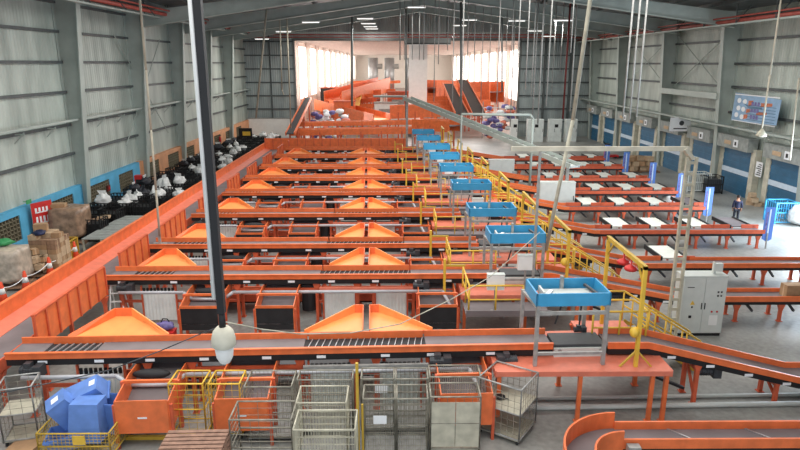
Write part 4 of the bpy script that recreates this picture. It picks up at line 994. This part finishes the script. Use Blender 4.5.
# dock-side goods
f = P(641, 173, 0); rnd = random.Random(3)
pallet('pallet under the brown carton heap before the dock doors', (f.x, f.y + 1.0, 0), 0, (3.6, 2.0), m='wood')
for k in range(44):
    l = k // 16; carton('brown carton in the big heap in front of the dock doors', (f.x + rnd.uniform(-1.5, 1.5) * (1 - .15 * l), f.y + 1 + rnd.uniform(-.7, .7), .15 + .45 * l), (.6, .45, .43), rnd.uniform(-.8, .8), 'card_light' if k % 3 else 'card', 'cartons by the dock doors')
f = P(611, 158, 0)
t = thing('pallet_truck', 'small red and black pallet truck parked before a far dock door', 'pallet truck', (f.x, f.y, 0)); MB().box(-.7, .7, -.4, .4, .15, .35).box(-.7, -.3, -.4, .4, .35, 1.1).build('body', 'red', t); MB().box(-.68, -.3, -.35, .35, 1.1, 1.6).bar((-.5, 0, 1.3), (-1.0, 0, 1.8), .08).build('mast', 'black', t); MB().box(.3, 1.7, -.35, -.15, .08, .16).box(.3, 1.7, .15, .35, .08, .16).build('fork', 'black', t)
for x in (-.5, .4): MB().tube((x, -.42, .12), (x, .42, .12), .12, 14).build('wheel', 'dark_rubber', t)
def rack(name, label, u, v, s, m, cat, fill=None):
    f = P(u, v, 0); t = thing(name, label, cat, (f.x, f.y + s[1] / 2, 0)); x, y, h = s[0] / 2, s[1] / 2, s[2]; q = MB()
    for sx in (-x, x):
        for sy in (-y, y): q.box(sx - .04, sx + .04, sy - .04, sy + .04, 0, h)
    for z in (.15, h * .55, h):
        for sy in (-y, y): q.box(-x, x, sy - .03, sy + .03, z - .06, z)
        for sx in (-x, x): q.box(sx - .03, sx + .03, -y, y, z - .06, z)
    q.build('frame', m, t); q = MB(); n = int(s[0] / .15)
    for k in range(1, n): xx = -x + 2 * x * k / n; q.box(xx - .012, xx + .012, -y - .01, -y + .01, .1, h).box(xx - .012, xx + .012, y - .01, y + .01, .1, h)
    q.build('wire_mesh', m, t)
    if fill: MB().box(-x + .06, x - .06, -y + .06, y - .06, .15, h * .8).build('load', fill, t)
    return t
rack('mesh_cage', 'pale grey mesh cage by the dock door behind the lattice post', 698, 192, (1.8, 1.2, 1.5), 'cabinet_grey', 'cage', 'dock_grey')
rack('stillage', 'black steel stillage between two blue dock doors', 714, 194, (1.2, 1.2, 1.4), 'black', 'stillage', 'motor_grey')
rack('mesh_cage', 'light blue mesh cage at the right edge, before the nearest dock door', 785, 224, (1.4, 1.2, 1.4), 'blue_hood', 'cage', None)
f = P(799, 226, 0)
t = thing('sack', 'big white bulging sack at the right edge beside the light blue cage', 'sack', (f.x + .3, f.y + .2, 0)); MB().blob((0, 0, .65), .9, .7, .65, 44, .1, 20, 12, .3).build('body', 'sack_white', t, True); MB().tube((-.3, 0, 1.15), (-.2, 0, 1.45), .05).tube((.3, 0, 1.15), (.2, 0, 1.45), .05).build('loop', 'sack_white', t)
f = P(671, 204, 0)
t = thing('sack', 'hazy white sack on the floor between the blue sign boards and the dock doors', 'sack', (f.x, f.y, 0)); MB().blob((0, 0, .4), .7, .5, .42, 45, .1, 20, 12, .2).build('body', 'sack_white', t, True); MB().prism([(-.1, 0, .7), (.1, 0, .7), (.15, 0, .95), (-.15, 0, .95)], (0, .05, 0)).build('neck', 'sack_white', t)
f = P(755, 206, 0); rnd = random.Random(8)
for k in range(7): carton('small brown carton heaped at the foot of the cream pier between two dock doors', (f.x + rnd.uniform(-.3, .3), f.y + .2 + rnd.uniform(-.3, .3), .3 * (k // 3)), (.45, .4, .28), rnd.uniform(-.6, .6), 'card_light', 'cartons at the cream pier')
t = thing('notice_sheet', 'white notice with dark print on the cream pier between two dock doors', 'notice', (XR - .52, 45.0, 1.9)); MB().box(-.01, .02, -.4, .4, 0, 1.1).build('sheet', 'paper', t); q = MB()
for k in range(6): q.box(-.015, -.01, -.32, .3 - (k % 3) * .12, .12 + k * .15, .2 + k * .15)
q.build('print', 'motor_grey', t)
# carton on the nearest packing belt
f = P(615, 60, 20) if False else None
Y2 = YL[1] + .35
carton('brown carton riding on the low conveyor right of the electrical cabinet', (9.0 + 0 + 7.25 - 0, Y2 + .12, .94), (1.3, .42, .5), .05)
# wall banner and white sign on the right wall
t = thing('banner', 'light blue printed banner with orange and white pictures on the right wall', 'banner', (XR - .9, 46.1, 5.6), 0); t.scale = (1, 1.72, .95)
MB().prism([(0, -1.75, .25), (0, 1.7, .1), (0, 1.6, 2.35), (0, -1.85, 2.1)], (.03, 0, 0)).build('cloth', 'banner_blue', t)
q = MB()
for k, (y, z, w_, h) in enumerate(((-1.3, 1.55, .8, .22), (-1.0, .9, .75, .18), (.1, 1.5, .35, .35), (.25, .95, .3, .25), (.4, .45, .3, .3))): q.prism([(-.012, y, z), (-.012, y + w_, z - .12), (-.012, y + w_, z + h - .05), (-.012, y, z + h)], (.01, 0, 0))
q.build('orange_picture', 'banner_orange', t); q = MB()
for (y, z) in ((1.2, 1.75), (.75, 1.7), (1.2, 1.15), (.8, 1.1), (1.3, .6), (.85, .5)):
    q.prism([(-.012, y + .16 * math.cos(a_), z + .2 * math.sin(a_)) for a_ in [6.283 * k / 12 for k in range(12)]], (.01, 0, 0))
q.build('white_mark', 'paper', t); q = MB()
for k in range(6): q.box(-.012, -.002, -1.6, .5 - .1 * (k % 2), .35 + .22 * k, .39 + .22 * k)
q.prism([(-.014, .9, 1.6), (-.014, .3, 1.2), (-.014, -.6, 1.25), (-.014, -.6, 1.4), (-.014, .3, 1.4)], (.01, 0, 0))
q.build('dark_print', 'door_blue', t)
MB().box(-.02, -.002, -1.75, 1.6, 2.18, 2.26).box(-.02, -.002, -1.7, 1.6, .12, .18).build('hem', 'paper', t); q = MB()
for k in range(9): q.box(-.013, -.003, -.4 + .22 * (k % 3), -.24 + .22 * (k % 3), .45 + .5 * (k // 3), .75 + .5 * (k // 3))
q.build('small_picture', 'purple', t)
t = thing('wall_sign', 'small white sign with a dark emblem high on the right wall', 'sign', (XR - 1.3, 56.8, 4.0)); MB().box(-.95, .95, -.04, 0, 0, 1.25).build('board', 'paper', t); MB().lathe([(.22, 0), (.22, .01)], 16).build('emblem', 'motor_grey', t)
t.children[1].rotation_euler = (R(90), 0, 0); t.children[1].location = (.1, -.045, .75); MB().box(-.6, .6, -.05, -.04, .2, .3).build('lettering', 'motor_grey', t)
# ================================================================= PERSON
f = P(735, 223, 0)
def skin(name, pts, edges, radii, m, parent=None, root=0, lv=1):
    me = bpy.data.meshes.new(name); me.from_pydata(pts, edges, []); me.materials.append(M[m])
    o = bpy.data.objects.new(name, me); C.objects.link(o)
    s = o.modifiers.new('skin', 'SKIN'); s.use_smooth_shade = True
    for k, r in enumerate(radii):
        v = me.skin_vertices[0].data[k]; v.radius = (r, r) if not isinstance(r, tuple) else r; v.use_root = (k == root)
    sb = o.modifiers.new('sub', 'SUBSURF'); sb.levels = lv; sb.render_levels = lv
    if parent: o.parent = parent
    return o
pr = thing('person', 'person in dark blue shirt and trousers standing on the bright dock floor', 'person', (f.x, f.y, 0), R(165)); pr.scale = (1.06, 1.06, 1.06)
pts = [(0,0,.92),(0,0,1.08),(0,-.01,1.25),(0,0,1.38),(0,.0,1.46),(0,-.01,1.56),(0,-.01,1.66),
       (.17,0,1.36),(.23,.0,1.1),(.21,-.08,.88),(-.17,0,1.36),(-.24,.02,1.1),(-.24,-.04,.86),
       (.09,0,.86),(.11,-.01,.48),(.12,.02,.09),(.13,-.12,.04),(-.09,0,.86),(-.1,-.02,.48),(-.11,.02,.09),(-.13,-.12,.04),
       (.2,-.11,.8),(-.24,-.06,.78)]
ed = [(0,1),(1,2),(2,3),(3,4),(4,5),(5,6),(3,7),(7,8),(8,9),(9,21),(3,10),(10,11),(11,12),(12,22),(0,13),(13,14),(14,15),(15,16),(0,17),(17,18),(18,19),(19,20)]
rad = [(.15,.1),(.13,.09),(.16,.1),(.13,.08),.055,.09,.075,.06,.045,.032,.06,.045,.032,.08,.058,.042,.035,.08,.058,.042,.035,(.035,.02),(.035,.02)]
body = skin('body', pts, ed, rad, 'skin', pr)
for s, hx, hy in ((1, .2, -.11), (-1, -.24, -.06)):
    for k in range(5):
        dx = (-.03 + k * .018) if k < 4 else -.04 * s; L = (.07, .08, .075, .06, .05)[k]
        skin('finger', [(hx + dx * .6, hy, .79), (hx + dx, hy - .01, .79 - L * .5), (hx + dx, hy - .03, .79 - L)], [(0, 1), (1, 2)], [.009, .009, .008], 'skin', body)
skin('shirt', [(0,0,.86),(0,0,1.08),(0,-.01,1.25),(0,0,1.39),(.18,0,1.37),(.235,0,1.1),(.222,-.06,.95),(-.18,0,1.37),(-.245,.02,1.1),(-.245,-.03,.93)],
     [(0,1),(1,2),(2,3),(3,4),(4,5),(5,6),(3,7),(7,8),(8,9)], [(.185,.13),(.165,.12),(.19,.13),(.13,.1),.078,.062,.055,.078,.062,.055], 'uniform', pr)
skin('trousers', [(0,0,.92),(.09,0,.84),(.11,-.01,.48),(.12,.02,.12),(-.09,0,.84),(-.1,-.02,.48),(-.11,.02,.12)], [(0,1),(1,2),(2,3),(0,4),(4,5),(5,6)], [(.165,.12),.1,.078,.066,.1,.078,.066], 'trousers', pr)
q = MB().blob((0, .015, 1.66), .1, .115, .1, 2, .02, 16, 10); q.build('hair', 'hair', pr, True)
q = MB()
for s in (-1, 1): q.blob((s * .035, -.1, 1.62), .012, .008, .008, 1, 0, 8, 6)
q.build('eye', 'black', pr, True); MB().blob((0, -.112, 1.585), .014, .02, .022, 1, 0, 8, 6).build('nose', 'skin', pr, True); MB().box(-.025, .025, -.098, -.09, 1.535, 1.545).build('mouth', 'rust_red', pr)
for s in (-1, 1): MB().blob((s * .13, -.06, .035), .05, .13, .035, 1, 0, 10, 6).build('shoe', 'black', pr, True)
for s in (-1, 1): MB().blob((s * .09, 0, 1.59), .012, .02, .03, 1, 0, 8, 6).build('ear', 'skin', pr, True)
# ================================================================= HANGING THINGS
pd = Q(224, 345, 9.9)
t = thing('dome_camera', 'white dome camera housing hanging on a dark pole in the left foreground', 'dome camera', pd)
MB().lathe([(.03, .34), (.1, .33), (.16, .26), (.19, .14), (.19, .02), (.16, 0)], 24, (0, 0, -.02)).build('housing', 'cream_pier', t, True)
MB().lathe([(.02, -.32), (.08, -.3), (.13, -.2), (.145, -.08), (.145, -.02)], 24).build('dome', 'white', t, True)
MB().tube((0, 0, .3), (0, 0, .55), .055, 12).build('neck', 'black', t, True)
t = thing('hanging_pole', 'thick dark square pole with a white conduit, hanging from the roof in the left foreground', 'pole', (pd.x, pd.y, pd.z + .55))
MB().box(-.05, .06, -.06, .06, 0, 9.5).build('pole', 'black', t); MB().tube((-.09, -.03, .25), (-.09, -.03, 9.5), .035, 10).build('conduit', 'white', t, True)

def cord(label, pts, r, m='rope', nm='rope', cat='cord', group=None):
    pts[0] = under_roof(pts[0], pts[1]); pts[0].z = roofz(pts[0].x) if pts[0].z > 12 else pts[0].z; q = MB(); q.path(pts, r, 6); return tag(q.build(nm, m, None, True), label, cat, group)
cord('long pale rope hanging at the left down to the third conveyor', [Q(140, -6, 25.0), Q(146, 70, 25.7), Q(151, 130, 26.4), Q(156, 190, 27.2), Q(160, 240, 28.2)], .05)
t = thing('rope_weight', 'small steel bracket at the foot of the long pale rope', 'bracket', Q(160, 243, 28.2)); MB().box(-.3, .3, -.08, .08, -.15, 0).box(-.05, .05, -.05, .05, 0, .3).build('body', 'steel', t)
cord('pale rope hanging beside the left side of the end wall, slanting', [Q(268, -4, 55), Q(256, 118, 59)], .09)
cord('longer thin pale hanging cable in front of the end wall', [Q(286, -4, 60), Q(291, 128, 64)], .08)
cord('thin pale hanging cable with a hooked foot in front of the end wall', [Q(279, -4, 60), Q(282, 90, 62), Q(284, 95, 62)], .06)
cord('pale slanting pole crossing the right half from the roof to the blue hoods', [Q(600, -8, 21), Q(573, 120, 22.7), Q(546, 250, 24.5)], .075, 'cage_beige')
cord('pale cord hanging in front of the right wall banner', [Q(782, -6, 36), Q(770, 75, 37), Q(762, 128, 38)], .06)
t = thing('pendant_socket', 'small white pendant socket at the foot of the cord before the wall banner', 'socket', Q(761, 137, 38)); MB().lathe([(.1, 0), (.3, .05), (.3, .15), (.06, .5)], 14).build('body', 'cage_beige', t, True)
cord('thin pale cord at the right edge hanging down the right wall', [Q(799, 78, 36), Q(790, 160, 38)], .05)
cord('thin drooping wire from the bottom left to the dome camera', [Q(-4, 394, 9.6), Q(60, 381, 9.7), Q(110, 370, 9.8), Q(160, 351, 9.9), Q(200, 334, 9.9), Q(222, 326, 9.9)], .009, 'motor_grey', 'wire', 'wire')
cord('thin drooping wire from the dome camera across to the blue hoods', [Q(226, 322, 9.9), Q(260, 329, 10.6), Q(300, 334, 11.5), Q(350, 333, 12.4), Q(400, 324, 13.4), Q(450, 300, 14.4), Q(490, 277, 15.5), Q(540, 232, 17)], .011, 'cage_beige', 'wire', 'wire')
for k, (u, v0, v1, zc, r) in enumerate([(352, 14, 106, 72, .13), (406, 45, 118, 70, .1), (461, 38, 132, 66, .12), (502, 38, 92, 70, .1), (400, 0, 60, 60, .05)]):
    tag(MB().tube(under_roof(Q(u, -8, zc * .96), Q(u, v1, zc)), Q(u, v1, zc), r, 8).build('drop_rod', 'column_dark', None, True), 'dark drop rod before the far opening, %s from the left' % ['first', 'second', 'fourth', 'fifth', 'third'][k] if 0 else ['dark drop rod before the far opening, leftmost', 'dark drop rod in front of the big white column', 'dark drop rod over the black inclines in the far hall', 'dark drop rod at the right part of the far opening', 'short thin dark drop rod under the roof centre'][k], 'rod')
rnd = random.Random(5)
for k in range(24):
    u = 404 + k * 7.4 + rnd.uniform(-2, 2); zc = rnd.uniform(40, 62); v1 = rnd.uniform(50, 108) if k > 3 else 60
    a = Q(u, -6, zc * .97); b2_ = Q(u, v1, zc); b2_.x = a.x; b2_.y = a.y; a.z = roofz(a.x)
    tag(MB().tube(a, b2_, .035, 6).build('drop_rod', 'steel', None, True), 'thin grey drop rod, %s from the left in the row right of centre' % ('first second third fourth fifth sixth seventh eighth ninth tenth eleventh twelfth thirteenth fourteenth fifteenth sixteenth seventeenth eighteenth nineteenth twentieth twenty-first twenty-second twenty-third twenty-fourth'.split()[k]), 'rod', 'thin grey drop rods')
for k, (u, v1, zc, m) in enumerate(((571, 120, 55, 'rust_red'), (578, 112, 50, 'steel'), (539, 128, 52, 'steel'), (545, 125, 48, 'steel'), (516, 128, 60, 'steel'), (641, 120, 40, 'steel'), (634, 118, 40, 'steel'), (648, 118, 40, 'steel'))):
    a = Q(u, -6, zc * .97); b2_ = Q(u, v1, zc); b2_.x = a.x; b2_.y = a.y; a.z = roofz(a.x)
    tag(MB().tube(a, b2_, .09 if k < 1 else .06, 8).build('drop_pipe', m, None, True), ['dusty red drop pipe hanging at the far right corner', 'thick grey drop pipe just right of the red one', 'grey drop pipe left of the red one, the right of a pair', 'grey drop pipe left of the red one, the left of a pair'][k] if k < 4 else ['grey drop pipe at the right edge of the far opening', 'grey drop pipe before the second right-hand column, middle', 'grey drop pipe before the second right-hand column, left', 'grey drop pipe before the second right-hand column, right'][k - 4], 'pipe')
# dark header box and white column in the opening
t = thing('shutter_box', 'dark shutter box under the roof at the centre of the far opening', 'shutter box', (4.3, 84.5, 12.4)); MB().box(-3.0, 3.0, -.4, .4, 0, .9).build('housing', 'column_dark', t); MB().box(-3.0, 3.0, -.45, -.4, .1, .2).build('trim', 'black', t)
for s in (-2.5, 2.5): MB().box(s - .06, s + .06, -.05, .05, .9, 4).build('hanger', 'black', t)
t = thing('white_column', 'broad pale column standing in the middle of the far opening', 'column', (3.2, 88.4, 0)); MB().box(-1.25, 1.25, -.5, .5, 0, 13.0).build('shaft', 'white', t); MB().box(-1.35, 1.35, -.6, .6, 0, .5).build('plinth', 'column_dark', t)
t = thing('white_partition', 'low white partition before the left part of the end wall', 'partition', (-17.0, 87.0, 0)); MB().box(-3.4, 3.1, -.1, .1, 0, 2.6).build('sheet', 'white', t); MB().box(-3.5, 3.2, -.15, .15, 2.6, 2.7).build('cap', 'steel', t)
t = thing('yellow_sign', 'small yellow sign on black board at the far left, before the white partition', 'sign', (-18.2, 76, 0)); MB().box(-.8, .8, -.05, .05, 1.0, 2.4).build('board', 'black', t); MB().box(-.35, .6, -.06, -.05, 1.5, 2.0).build('panel', 'yellow', t); MB().box(-.7, -.6, -.03, .03, 0, 1).box(.6, .7, -.03, .03, 0, 1).build('leg', 'steel', t)
# ================================================================= FAR MACHINERY
def box_conv(name, label, a, b_, w_, hgt, legs=2, belt='belt', m='orange', cat='conveyor', th=.12):
    a = Vector(a); b_ = Vector(b_); t = thing(name, label, cat, (a.x, a.y, 0)); o0 = Vector((a.x, a.y, 0)); d = b_ - a
    n = Vector((d.y, -d.x, 0)).normalized() * w_ / 2
    for s in (-1, 1): MB().bar(a - o0 + n * s, b_ - o0 + n * s, th, hgt).build('side_wall', m, t)
    MB().bar(a - o0, b_ - o0, w_, .08).build('belt', belt, t)
    for k in range(legs):
        p = a + d * ((k + .5) / legs) - o0
        for s in (-1, 1): MB().box(p.x + n.x * s - .08, p.x + n.x * s + .08, p.y + n.y * s - .08, p.y + n.y * s + .08, 0, p.z).build('leg', 'orange_deep', t)
        MB().bar((p.x + n.x, p.y + n.y, p.z * .5), (p.x - n.x, p.y - n.y, p.z * .5), .12).build('cross_beam', 'orange_deep', t)
    return t
box_conv('incline_conveyor', 'dark-belted orange incline climbing into the far hall at its left edge', Q(290, 134, 66), Q(308, 98, 84), .9, .35, 3, 'dark_rubber')
box_conv('transverse_gallery', 'long orange gallery crossing before the far opening, left of the white column', Q(290, 132, 71), Q(412, 130, 71), 1.4, .7, 6)
box_conv('transverse_gallery', 'second orange gallery crossing behind the first, above the purple bags', Q(300, 124, 76), Q(425, 122, 76), 1.2, .5, 5)
box_conv('incline_conveyor', 'orange sloping gallery falling from left to right in the far hall', Q(322, 104, 100), Q(382, 120, 84), 2.6, 1.6, 3, 'orange_bright')
box_conv('incline_conveyor', 'long orange ribbed gallery rising away in the far hall, left of centre', Q(333, 101, 105), Q(384, 84, 150), 3.0, 3.2, 4, 'orange')
box_conv('transverse_gallery', 'high orange gantry bridge deep in the far hall', Q(362, 88, 150), Q(390, 85, 150), 2.0, 1.8, 2)
box_conv('incline_conveyor', 'yellow-sided chute between orange galleries in the far hall', Q(352, 112, 98), Q(359, 90, 130), 1.6, .6, 2, 'yellow', 'yellow')
box_conv('incline_conveyor', 'black-belted orange incline in the far opening, left of the pair', Q(462, 114, 88), Q(448, 84, 118), 1.9, .5, 3, 'dark_rubber')
box_conv('incline_conveyor', 'black-belted orange incline in the far opening, right of the pair', Q(480, 116, 88), Q(462, 80, 122), 2.0, .5, 3, 'dark_rubber')
box_conv('transverse_gallery', 'broad orange ribbed gallery across the right of the far hall', Q(455, 92, 135), Q(497, 92, 125), 4.0, 4.2, 4)
box_conv('transverse_gallery', 'orange gallery behind the white column in the far hall', Q(430, 88, 120), Q(452, 88, 125), 3.0, 3.0, 3)
box_conv('incline_conveyor', 'orange gallery sloping beside the grey cable bridge supports', Q(418, 124, 70), Q(455, 126, 66), 1.8, 1.2, 3)
box_conv('transverse_gallery', 'orange gallery standing low between the yellow rails at the centre back', Q(390, 112, 79), Q(440, 110, 79), 1.6, 1.6, 3)
# orange stepped housings for variety in the far hall
for k, (u, v, zc, w_, h, m, lab) in enumerate([(345, 112, 92, 3.0, 3.0, 'orange', 'orange machine housing at the left front of the far hall'), (398, 104, 96, 3.2, 3.6, 'orange_deep', 'dark orange machine housing left of the pale column'), (386, 112, 92, 3.4, 2.6, 'panel_pale', 'pale grey machine cabinet left of the pale column'), (428, 118, 84, 2.2, 2.6, 'orange', 'orange machine housing right of the pale column'), (330, 96, 118, 3.4, 3.0, 'black', 'black machine opening at the head of the left orange gallery')]):
    p = Q(u, v, zc); t = thing('machine_housing', lab, 'machine', (p.x, p.y, 0))
    z = max(p.z, 1.0); MB().box(-w_ / 2, w_ / 2, -1, 1, max(0, z - h / 2), z + h / 2).build('body', m, t); MB().box(-w_ / 2 - .1, w_ / 2 + .1, -1.1, 1.1, z + h / 2, z + h / 2 + .15).build('cap', 'orange_deep' if m != 'panel_pale' else 'steel', t)
    for s in (-1, 1):
        if z - h / 2 > .1: MB().box(s * w_ * .4 - .1, s * w_ * .4 + .1, -.1, .1, 0, z - h / 2).build('leg', 'orange_deep', t)
    MB().box(-w_ * .3, w_ * .3, -1.04, -1.0, z - h * .2, z + h * .2).build('hatch', 'steel', t)
# silver ducts at the far end
for k, x in enumerate((-8, -2, 6)):
    t = thing('silver_duct', 'tall silvery duct tower at the back of the far hall, %s' % ['left', 'middle', 'right'][k], 'duct', (x, 235, 0)); MB().tube((0, 0, 0), (0, 0, 12), 1.8, 16).build('shaft', 'roller_steel', t, True); MB().tube((0, 0, 9), (3.4, 0, 9), .9, 12).build('branch', 'steel', t, True)
# yellow rail across the centre back
t = thing('guard_railing', 'long yellow guard railing across the centre back, above the far gallery', 'railing', (-9.5, 80, 1.4)); q = MB(); q.tube((0, 0, 1.1), (17, 0, 1.1), .06).tube((0, 0, .6), (17, 0, .6), .05); q.build('rail', 'yellow_dull', t)
for k in range(12): MB().tube((k * 1.54, 0, -1.4), (k * 1.54, 0, 1.1), .05).build('post', 'yellow_dull', t)
# bag heaps
rnd = random.Random(12)
for (x0, x1, y, n, zt, g, lab) in ((-11, -6.5, 84, 40, 3.6, 'bags left of the far opening', 'pale purple and white parcel bag in the heap at the left of the far opening'), (12.2, 16, 84.5, 40, 4.2, 'bags right of the far opening', 'purple or white parcel bag in the tall stack at the right of the far opening')):
    for k in range(n):
        x = rnd.uniform(x0, x1); z = zt * (k / n) ; rr = rnd.uniform(.3, .5)
        o = MB().blob((0, 0, .3), rr * 1.2, .5, .3, k, .12, 10, 7, .3).build('parcel_bag', rnd.choice(['purple', 'sack_white', 'purple', 'paper', 'pink_orange']), None, True); tag(o, lab, 'bag', g); o.location = (x, y + rnd.uniform(-.6, .6), z)
t = thing('parcel_shelf', 'tall steel shelf frame holding parcel bags at the right of the far opening', 'shelf', (14.1, 85.6, 0))
for z in (1.4, 2.8, 4.2): MB().box(-2.1, 2.1, -.3, .3, z - .05, z).build('shelf_board', 'steel', t)
for x in (-2.1, 0, 2.1): MB().box(x - .05, x + .05, -.05, .05, 0, 5).build('post', 'steel', t)

t = thing('parcel_shelf', 'low steel shelf frame holding parcel bags at the left of the far opening', 'shelf', (-8.7, 84.9, 0))
for z in (1.2, 2.4): MB().box(-2.4, 2.4, -.3, .3, z - .05, z).build('shelf_board', 'steel', t)
for x in (-2.4, 0, 2.4): MB().box(x - .05, x + .05, -.05, .05, 0, 3.4).build('post', 'steel', t)
rnd = random.Random(31)
for k in range(12):
    y = 96 + 7.5 * k; u = 318 + 5.2 * k; x0 = -12.5 + rnd.uniform(0, 3); z = 2.2 + .25 * k
    box_conv('transverse_gallery' , 'low orange conveyor crossing the left half of the far hall, %s from the opening' % ('first second third fourth fifth sixth seventh eighth ninth tenth eleventh twelfth'.split()[k]), (x0, y, z), (x0 + rnd.uniform(6, 11), y + rnd.uniform(-3, 3), z + rnd.uniform(-.6, .8)), 1.6, rnd.uniform(.5, 1.1), 3, 'belt', 'orange' if k % 3 else 'orange_deep')
for k in range(7):
    y = 98 + 9 * k; x0 = 4 + rnd.uniform(0, 2)
    box_conv('transverse_gallery', 'orange conveyor crossing the right half of the far hall, %s from the opening' % ('first second third fourth fifth sixth seventh'.split()[k]), (x0, y, 3.0 + .3 * k), (x0 + 11, y + rnd.uniform(-2, 2), 3.2 + .3 * k), 1.6, 1.0, 3)
for k in range(6):
    x = -9.5 + 1.1 * k; y = 100 + 13 * k
    t = thing('machine_rack', 'silvery machine rack in the left aisle of the far hall, %s from the opening' % ('first second third fourth fifth sixth'.split()[k]), 'machine', (x, y, 0)); MB().box(-1.3, 1.3, -1, 1, 2.8, 3.2).box(-1.2, 1.2, -.9, .9, 0, 1.5).build('body', 'panel_pale', t); MB().box(-1.3, -1.2, -1, 1, 0, 4.5).box(1.2, 1.3, -1, 1, 0, 4.5).box(-1.3, 1.3, -.1, .1, 4.4, 4.5).build('frame', 'orange', t)
